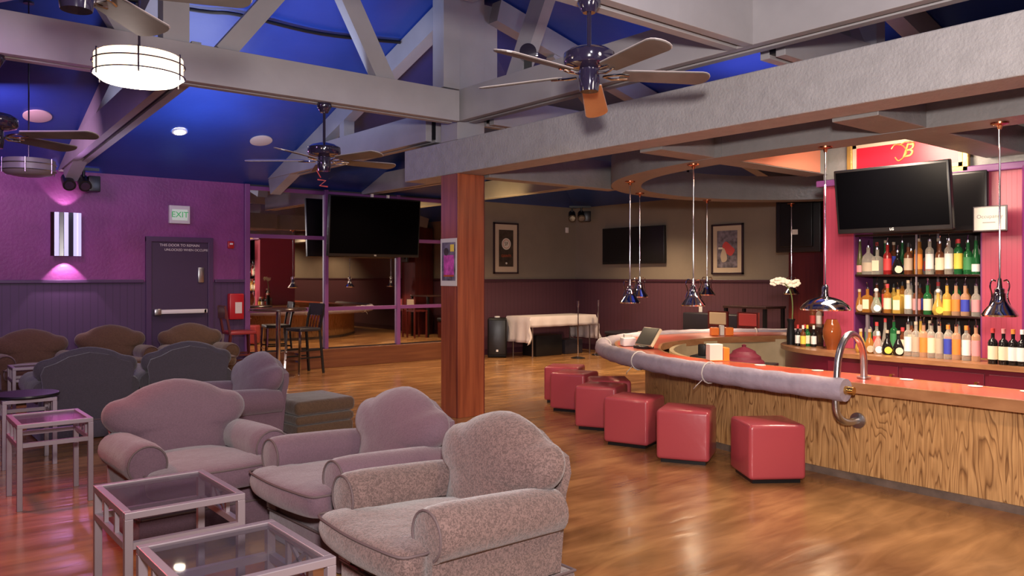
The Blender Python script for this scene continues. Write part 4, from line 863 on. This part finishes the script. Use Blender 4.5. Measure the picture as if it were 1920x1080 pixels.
# ------------------------------------------------------------------ bottles
def bottle(label, loc, kind, gl, lb, cap='chrome', group=None, sc=1., spout=True):
    t = root('bottle', label, 'bottle', loc, random.uniform(0, 6), group); G_ = GL[gl]
    K = dict(std=(.036, .17, .20, .014, .27), slim=(.032, .10, .20, .012, .31), square=(.042, .15, .17, .015, .23), round=(.052, .08, .14, .014, .20), tall=(.034, .21, .235, .014, .29), wine=(.038, .18, .215, .014, .29), jug=(.058, .13, .2, .016, .25))
    sc *= 1.1; r, hb, hs, rn, hn = [x*sc for x in K[kind]]
    n = 4 if kind == 'square' else 20
    if kind == 'round': prof = [(0, 0), (r*.7, 0), (r*.95, .03*sc), (r, hb*.6), (r*.85, hb), (rn*1.5, hs), (rn, hs+.01), (rn, hn)]
    elif kind == 'slim': prof = [(0, 0), (r, 0), (r, hb), (r*.7, hs*.8), (rn*1.2, hs*1.1), (rn, hn*.9), (rn, hn)]
    else: prof = [(0, 0), (r*.95, 0), (r, .008), (r, hb), (r*.8, (hb*.4+hs*.6)), (rn*1.1, hs), (rn, hs+.01), (rn, hn)]
    prof.append((0, hn))
    m = MB().lathe(prof, n=n if n > 4 else 16)
    if kind == 'square':
        for v in m.b.verts:
            x, y = v.co.x, v.co.y; q = max(abs(x), abs(y), 1e-6); h = math.hypot(x, y); 
            if v.co.z < hs*.98: v.co.x *= (h/q)*.86; v.co.y *= (h/q)*.86
        t.rotation_euler = (0, 0, R(-90))
    m.build('glass', G_, t, True)
    lr = r*1.012 if kind != 'square' else r*.88
    z0, z1 = hb*.22, hb*.85
    if kind == 'square':
        MB().box(-lr*.85, lr*.85, -lr-.002, -lr, z0, z1).build('paper_label', LB[lb], t)
    elif kind == 'round': MB().cyl((-(r*.98), 0, hb*.55), (-(r*1.03), 0, hb*.55), r*.62, n=20).build('paper_label', LB[lb], t); t.rotation_euler = (0, 0, R(35))
    else: MB().lathe([(lr, z0), (lr, z1)], n=20).build('paper_label', LB[lb], t, True)
    if spout and cap == 'chrome': MB().cyl((0, 0, hn), (0, 0, hn+.02), rn*1.05).tube([(0, 0, hn+.02), (0, 0, hn+.05), (-.006, -.004, hn+.075)], .0045, 6).build('pour_spout', M['chrome'], t, True)
    elif cap == 'ball': MB().ball((0, 0, hn+.02), .024).build('stopper', M['whitep'], t, True)
    elif cap == 'cork': MB().cyl((0, 0, hn), (0, 0, hn+.03), rn*1.1).build('cork', LB['tan'], t, True)
    else: MB().cyl((0, 0, hn-.03), (0, 0, hn+.012), rn*1.15).build('cap', LB[cap] if cap in LB else M['black'], t, True)
    return t
ORD = ['first', 'second', 'third', 'fourth', 'fifth', 'sixth', 'seventh', 'eighth', 'ninth', 'tenth', 'eleventh', 'twelfth', 'thirteenth', 'fourteenth', 'fifteenth']
row1 = [(4.395, 'slim', 'olive', 'pink', 'chrome'), (4.301, 'jug', 'clear', 'tan', 'chrome'), (4.202, 'square', 'clear', 'cream', 'chrome'), (4.092, 'std', 'red', 'red', 'chrome'), (3.985, 'round', 'dark', 'cream', 'chrome'), (3.874, 'std', 'brown', 'tan', 'black'), (3.771, 'tall', 'amber', 'orange', 'cork'), (3.659, 'tall', 'clear', 'white', 'chrome'), (3.56, 'std', 'brown', 'cream', 'chrome'), (3.473, 'tall', 'clear', 'white', 'chrome'), (3.383, 'tall', 'green', 'yellow', 'red'), (3.294, 'std', 'green', 'green', 'chrome'), (3.222, 'slim', 'green', 'white', 'black')]
row2 = [(4.40, 'round', 'amber', 'tan', 'cork'), (4.31, 'square', 'amber', 'cream', 'chrome'), (4.213, 'round', 'clear', 'white', 'ball'), (4.092, 'std', 'amber', 'cream', 'red'), (3.979, 'square', 'gold', 'cream', 'chrome'), (3.875, 'tall', 'clear', 'white', 'cork'), (3.787, 'std', 'brown', 'pink', 'cork'), (3.68, 'std', 'green', 'cream', 'chrome'), (3.575, 'round', 'gold', 'yellow', 'ball'), (3.49, 'std', 'gold', 'yellow', 'chrome'), (3.405, 'std', 'peach', 'orange', 'chrome'), (3.32, 'std', 'peach', 'blue', 'chrome'), (3.22, 'std', 'clear', 'pink', 'chrome')]
row3 = [(4.215, 'round', 'gold', 'yellow', 'cork'), (4.12, 'round', 'amber', 'tan', 'cork'), (4.03, 'round', 'clear', 'white', 'white'), (3.935, 'round', 'dark', 'yellow', 'cork'), (3.822, 'round', 'dark', 'cream', 'cork'), (3.725, 'tall', 'clear', 'white', 'chrome'), (3.648, 'tall', 'clear', 'tan', 'cork'), (3.573, 'tall', 'peach', 'orange', 'chrome'), (3.498, 'tall', 'clear', 'cream', 'chrome'), (3.425, 'tall', 'clear', 'tan', 'chrome'), (3.345, 'tall', 'clear', 'blue', 'orange'), (3.27, 'tall', 'peach', 'orange', 'chrome'), (3.18, 'tall', 'clear', 'white', 'orange'), (3.095, 'tall', 'peach', 'pink', 'chrome')]
adj = dict(clear='clear glass', amber='amber', gold='golden', green='dark green', dark='black', red='deep red', blue='blue', olive='olive green', brown='brown', peach='peach coloured')
shp = dict(std='bottle', slim='slim tapered bottle', square='square bottle', round='squat round bottle', tall='tall bottle', jug='wide jug bottle', wine='wine bottle')
def lab(k, g, l, i, where, a='a'): return f"{adj[g]} {shp[k]} with {l} label, {ORD[i]} from amber vase, {where}"
for i, (v, k, g, l, c) in enumerate(row1): bottle(lab(k, g, l, i, 'top shelf front'), (8.47, v, 1.62), k, g, l, c, 'liquor bottles at the front of the top shelf', 1.06)
for i, (v, k, g, l, c) in enumerate(row2): bottle(lab(k, g, l, i, 'middle shelf front'), (8.47, v, 1.21), k, g, l, c, 'liquor bottles at the front of the middle shelf')
for i, (v, k, g, l, c) in enumerate(row3): bottle(lab(k, g, l, i, 'counter front'), (8.14, v, .80), k, g, l, c, 'liquor bottles on the back bar counter')
rnd = random.Random(11)
for z, gname, wh in ((1.62, 'liquor bottles at the back of the top shelf', 'top shelf rear'), (1.21, 'liquor bottles at the back of the middle shelf', 'middle shelf rear'), (.80, 'liquor bottles in the recess on the counter', 'counter recess')):
    for i in range(12):
        g = rnd.choice(['clear', 'clear', 'amber', 'brown', 'green', 'peach', 'gold'] if z < 1.5 else ['amber', 'brown', 'dark', 'green', 'clear']); k = rnd.choice(['std', 'tall', 'tall', 'square', 'slim']); l = rnd.choice(['cream', 'white', 'tan', 'red', 'yellow', 'green', 'blue'])
        bottle(lab(k, g, l, i, wh), (8.66 if z > 1 else 8.47, 4.30-.092*i, z), k, g, l, rnd.choice(['chrome', 'chrome', 'black', 'red', 'cork']), gname)
WL = ['cream', 'cream', 'white', 'white', 'cream']
for i, v in enumerate((2.907, 2.819, 2.741, 2.668, 2.60)):
    bottle(f"dark wine bottle with {WL[i]} label, {ORD[i]} from the liquor recess, below the bell pendant", (8.02, v, .80), 'wine', 'dark', WL[i], ('red', 'pink', 'orange', 'white', 'tan')[i], 'wine bottles beside the pilaster', .98)
nb = 0
for (dx, dy) in ((-.05, .09), (-.09, .0), (.0, .0), (-.02, -.09), (.06, .07)):
    bottle(f"dark beer bottle, {ORD[nb]} in the lower cluster on the curved end of the back bar", (8.40+dx, 4.98+dy, .80), 'std', ('dark', 'brown', 'green', 'dark', 'dark')[nb], ('white', 'yellow', 'cream', 'white', 'red')[nb], ('red', 'white', 'yellow', 'white', 'red')[nb], 'beer bottles on display', .78); nb += 1
ds = root('display_riser', 'small dark riser shelf holding beer bottles at the back bar end', 'riser', (8.56, 4.93, .80)); MB().box(-.07, .07, -.12, .12, .0, .22, .004).build('riser_box', M['shelf'], ds)
for i, dy in enumerate((-.08, 0, .08)):
    bottle(f"small beer bottle with {('red','white','red')[i]} label, {ORD[i]} on the riser shelf", (8.56, 4.93+dy, 1.02), 'std', ('dark', 'clear', 'brown')[i], ('red', 'white', 'red')[i], ('white', 'red', 'black')[i], 'beer bottles on the riser', .8)

# ------------------------------------------------------------------ lights
LK = 1.0
def light(kind, name, loc, e, col, size=.1, rot=None, to=None, spot=60, blend=.6, sx=None):
    d = bpy.data.lights.new(name, kind); d.energy = e*LK; d.color = col
    if kind == 'AREA':
        d.size = size
        if sx: d.shape = 'RECTANGLE'; d.size_y = sx
    else: d.shadow_soft_size = size
    if kind == 'SPOT': d.spot_size = R(spot); d.spot_blend = blend
    o = bpy.data.objects.new(name, d); COL.objects.link(o); o.location = loc
    if to: o.rotation_euler = (Vector(to)-Vector(loc)).to_track_quat('-Z', 'Y').to_euler()
    elif rot: o.rotation_euler = rot
    return o
WARM = (1, .72, .45); NEU = (1, .9, .86); LAV = (.86, .78, 1.)
light('SPOT', 'photo_flash', (.0, -.1, 2.15), 1300, (1, .91, .89), .14, to=(5.7, 4.2, 2.0), spot=122, blend=.8)
light('SPOT', 'red_wash', (.2, 7.1, 3.2), 290, (1, .12, .14), .15, to=(.9, 4.6, 0), spot=85)
light('SPOT', 'drum_lamp_bulb', (1.24, 4.92, 2.68), 38, (1, .78, .6), .1, to=(1.24, 4.92, 0), spot=172, blend=.2)
light('POINT', 'drum_lamp_glow', (1.24, 4.92, 2.60), 14, (1, .82, .75), .1)
light('SPOT', 'truss_wash', (1.6, .8, 3.2), 170, (.92, .85, 1.), .1, to=(2.2, 7.0, 3.9), spot=95)
light('SPOT', 'recessed_bulb', on_slope(3.42, 11.5)[:2]+(rise_v(11.5)-.05,), 40, WARM, .05, to=(3.42, 11.5, 0), spot=110)
for p in P: light('SPOT', 'pendant_bulb', (p[0], p[1], 1.32), 42, WARM, .04, to=(p[0], p[1], 0), spot=150, blend=.5)
for (x, y, z, e) in ((3.4, 1.3, 3.25, 190), (4.3, 5.6, 3.25, 60), (7.0, 9.4, 3.0, 260), (8.6, 11.6, 3.0, 170), (9.9, 9.6, 3.0, 220), (11.05, 10.28, 3.0, 260), (10.9, 8.6, 3.0, 90), (4.6, 10.4, 3.25, 120), (6.6, 11.6, 3.2, 120)):
    light('SPOT', 'ceiling_fill_spot', (x, y, z), e, WARM, .10, to=(x, y, 0), spot=135, blend=.8)  # added ceiling spots without fixtures, brightening floor and far walls
light('AREA', 'back_bar_strip', (7.1, 3.7, 2.70), 105, (1, .80, .62), .4, to=(8.2, 3.8, .6), sx=1.6)
light('AREA', 'bar_top_fill', (6.46, 2.9, 2.715), 34, (1, .80, .62), .12, rot=(0, 0, 0), sx=1.4)  # added area light with no fixture, brightens the bar top
light('SPOT', 'sign_spot', (7.6, 3.4, 2.9), 9, WARM, .03, to=(8.4, 3.5, 2.85), spot=70)
light('SPOT', 'salmon_spot', (7.4, 4.1, 2.70), 13, (1, .6, .35), .05, to=(7.4, 4.72, 2.9), spot=120)
light('POINT', 'open_floor_fill', (3.6, .9, 2.9), 60, (1, .85, .75), .3)  # added point fill over the open floor, no lamp hangs here
light('SPOT', 'truss_uplight', (8.7, 11.4, 2.5), 40, (1, .65, .25), .1, to=(9.2, 11.6, 3.3), spot=110)
light('SPOT', 'stage_wash', (2.3, 12.4, 2.85), 30, (.8, .35, 1.), .1, to=(1.6, 7.0, 0), spot=110)
light('SPOT', 'lounge_wash', (-.5, 6.5, 3.2), 120, (.75, .42, 1.), .12, to=(1.4, 10., .8), spot=130)
light('AREA', 'lounge_wall_wash', (1.0, 10.6, 3.3), 32, (.95, .5, .9), .8, to=(1.8, 13, 1.8))
light('SPOT', 'ceiling_fill', (3.5, 7.9, 3.1), 130, (.5, .62, 1.), .2, to=(3.6, 8.6, 4.6), spot=150)  # added upward fill, brightens the blue slope behind the truss
light('SPOT', 'bar_ceiling_fill', (8.0, 5.5, 3.15), 90, (.5, .55, 1.), .2, to=(7.4, 5.5, 4.4), spot=150)  # added unseen uplight for the dark ceiling over the bar
light('SPOT', 'ceiling_fill_spot', (10.6, 1.4, 3.0), 220, WARM, .1, to=(11.2, .8, 0), spot=140)  # this and the next added to brighten what the mirrors reflect
light('SPOT', 'ceiling_fill_spot', (10.6, -2.4, 3.0), 220, WARM, .1, to=(11.2, -2.4, 0), spot=140)
light('AREA', 'slope_fill', (3.4, 10.2, 2.9), 30, (.6, .65, 1.), 1.0, to=(3.4, 10.6, 4.2))  # added area fill aimed up at the ceiling slope
for s in (-1, 1): light('SPOT', 'sconce_bulb', (2.27, 12.84, 2.2+s*.34), 30 if s < 0 else 8, (1, .66, .85), .02, to=(2.27, 13.22, 2.2+s*1.3), spot=82, blend=.15)
W = bpy.data.worlds.new('World'); SC.world = W; W.use_nodes = True
W.node_tree.nodes['Background'].inputs[0].default_value = (.5, .42, .55, 1); W.node_tree.nodes['Background'].inputs[1].default_value = .3

# ------------------------------------------------------------------ camera
cd = bpy.data.cameras.new('camera'); cam = bpy.data.objects.new('camera', cd); COL.objects.link(cam)
cam.location = (0, 0, 1.6); cam.rotation_euler = (PI/2, 0, R(-39.1)); cd.sensor_width = 36; cd.lens = 36*1502/1920; cd.shift_y = -22/1920; cd.clip_end = 100
SC.camera = cam
SC.view_settings.view_transform = 'Standard'; SC.view_settings.look = 'None'; SC.view_settings.exposure = 0.0; SC.view_settings.gamma = 1; SC.view_settings.use_curve_mapping = False
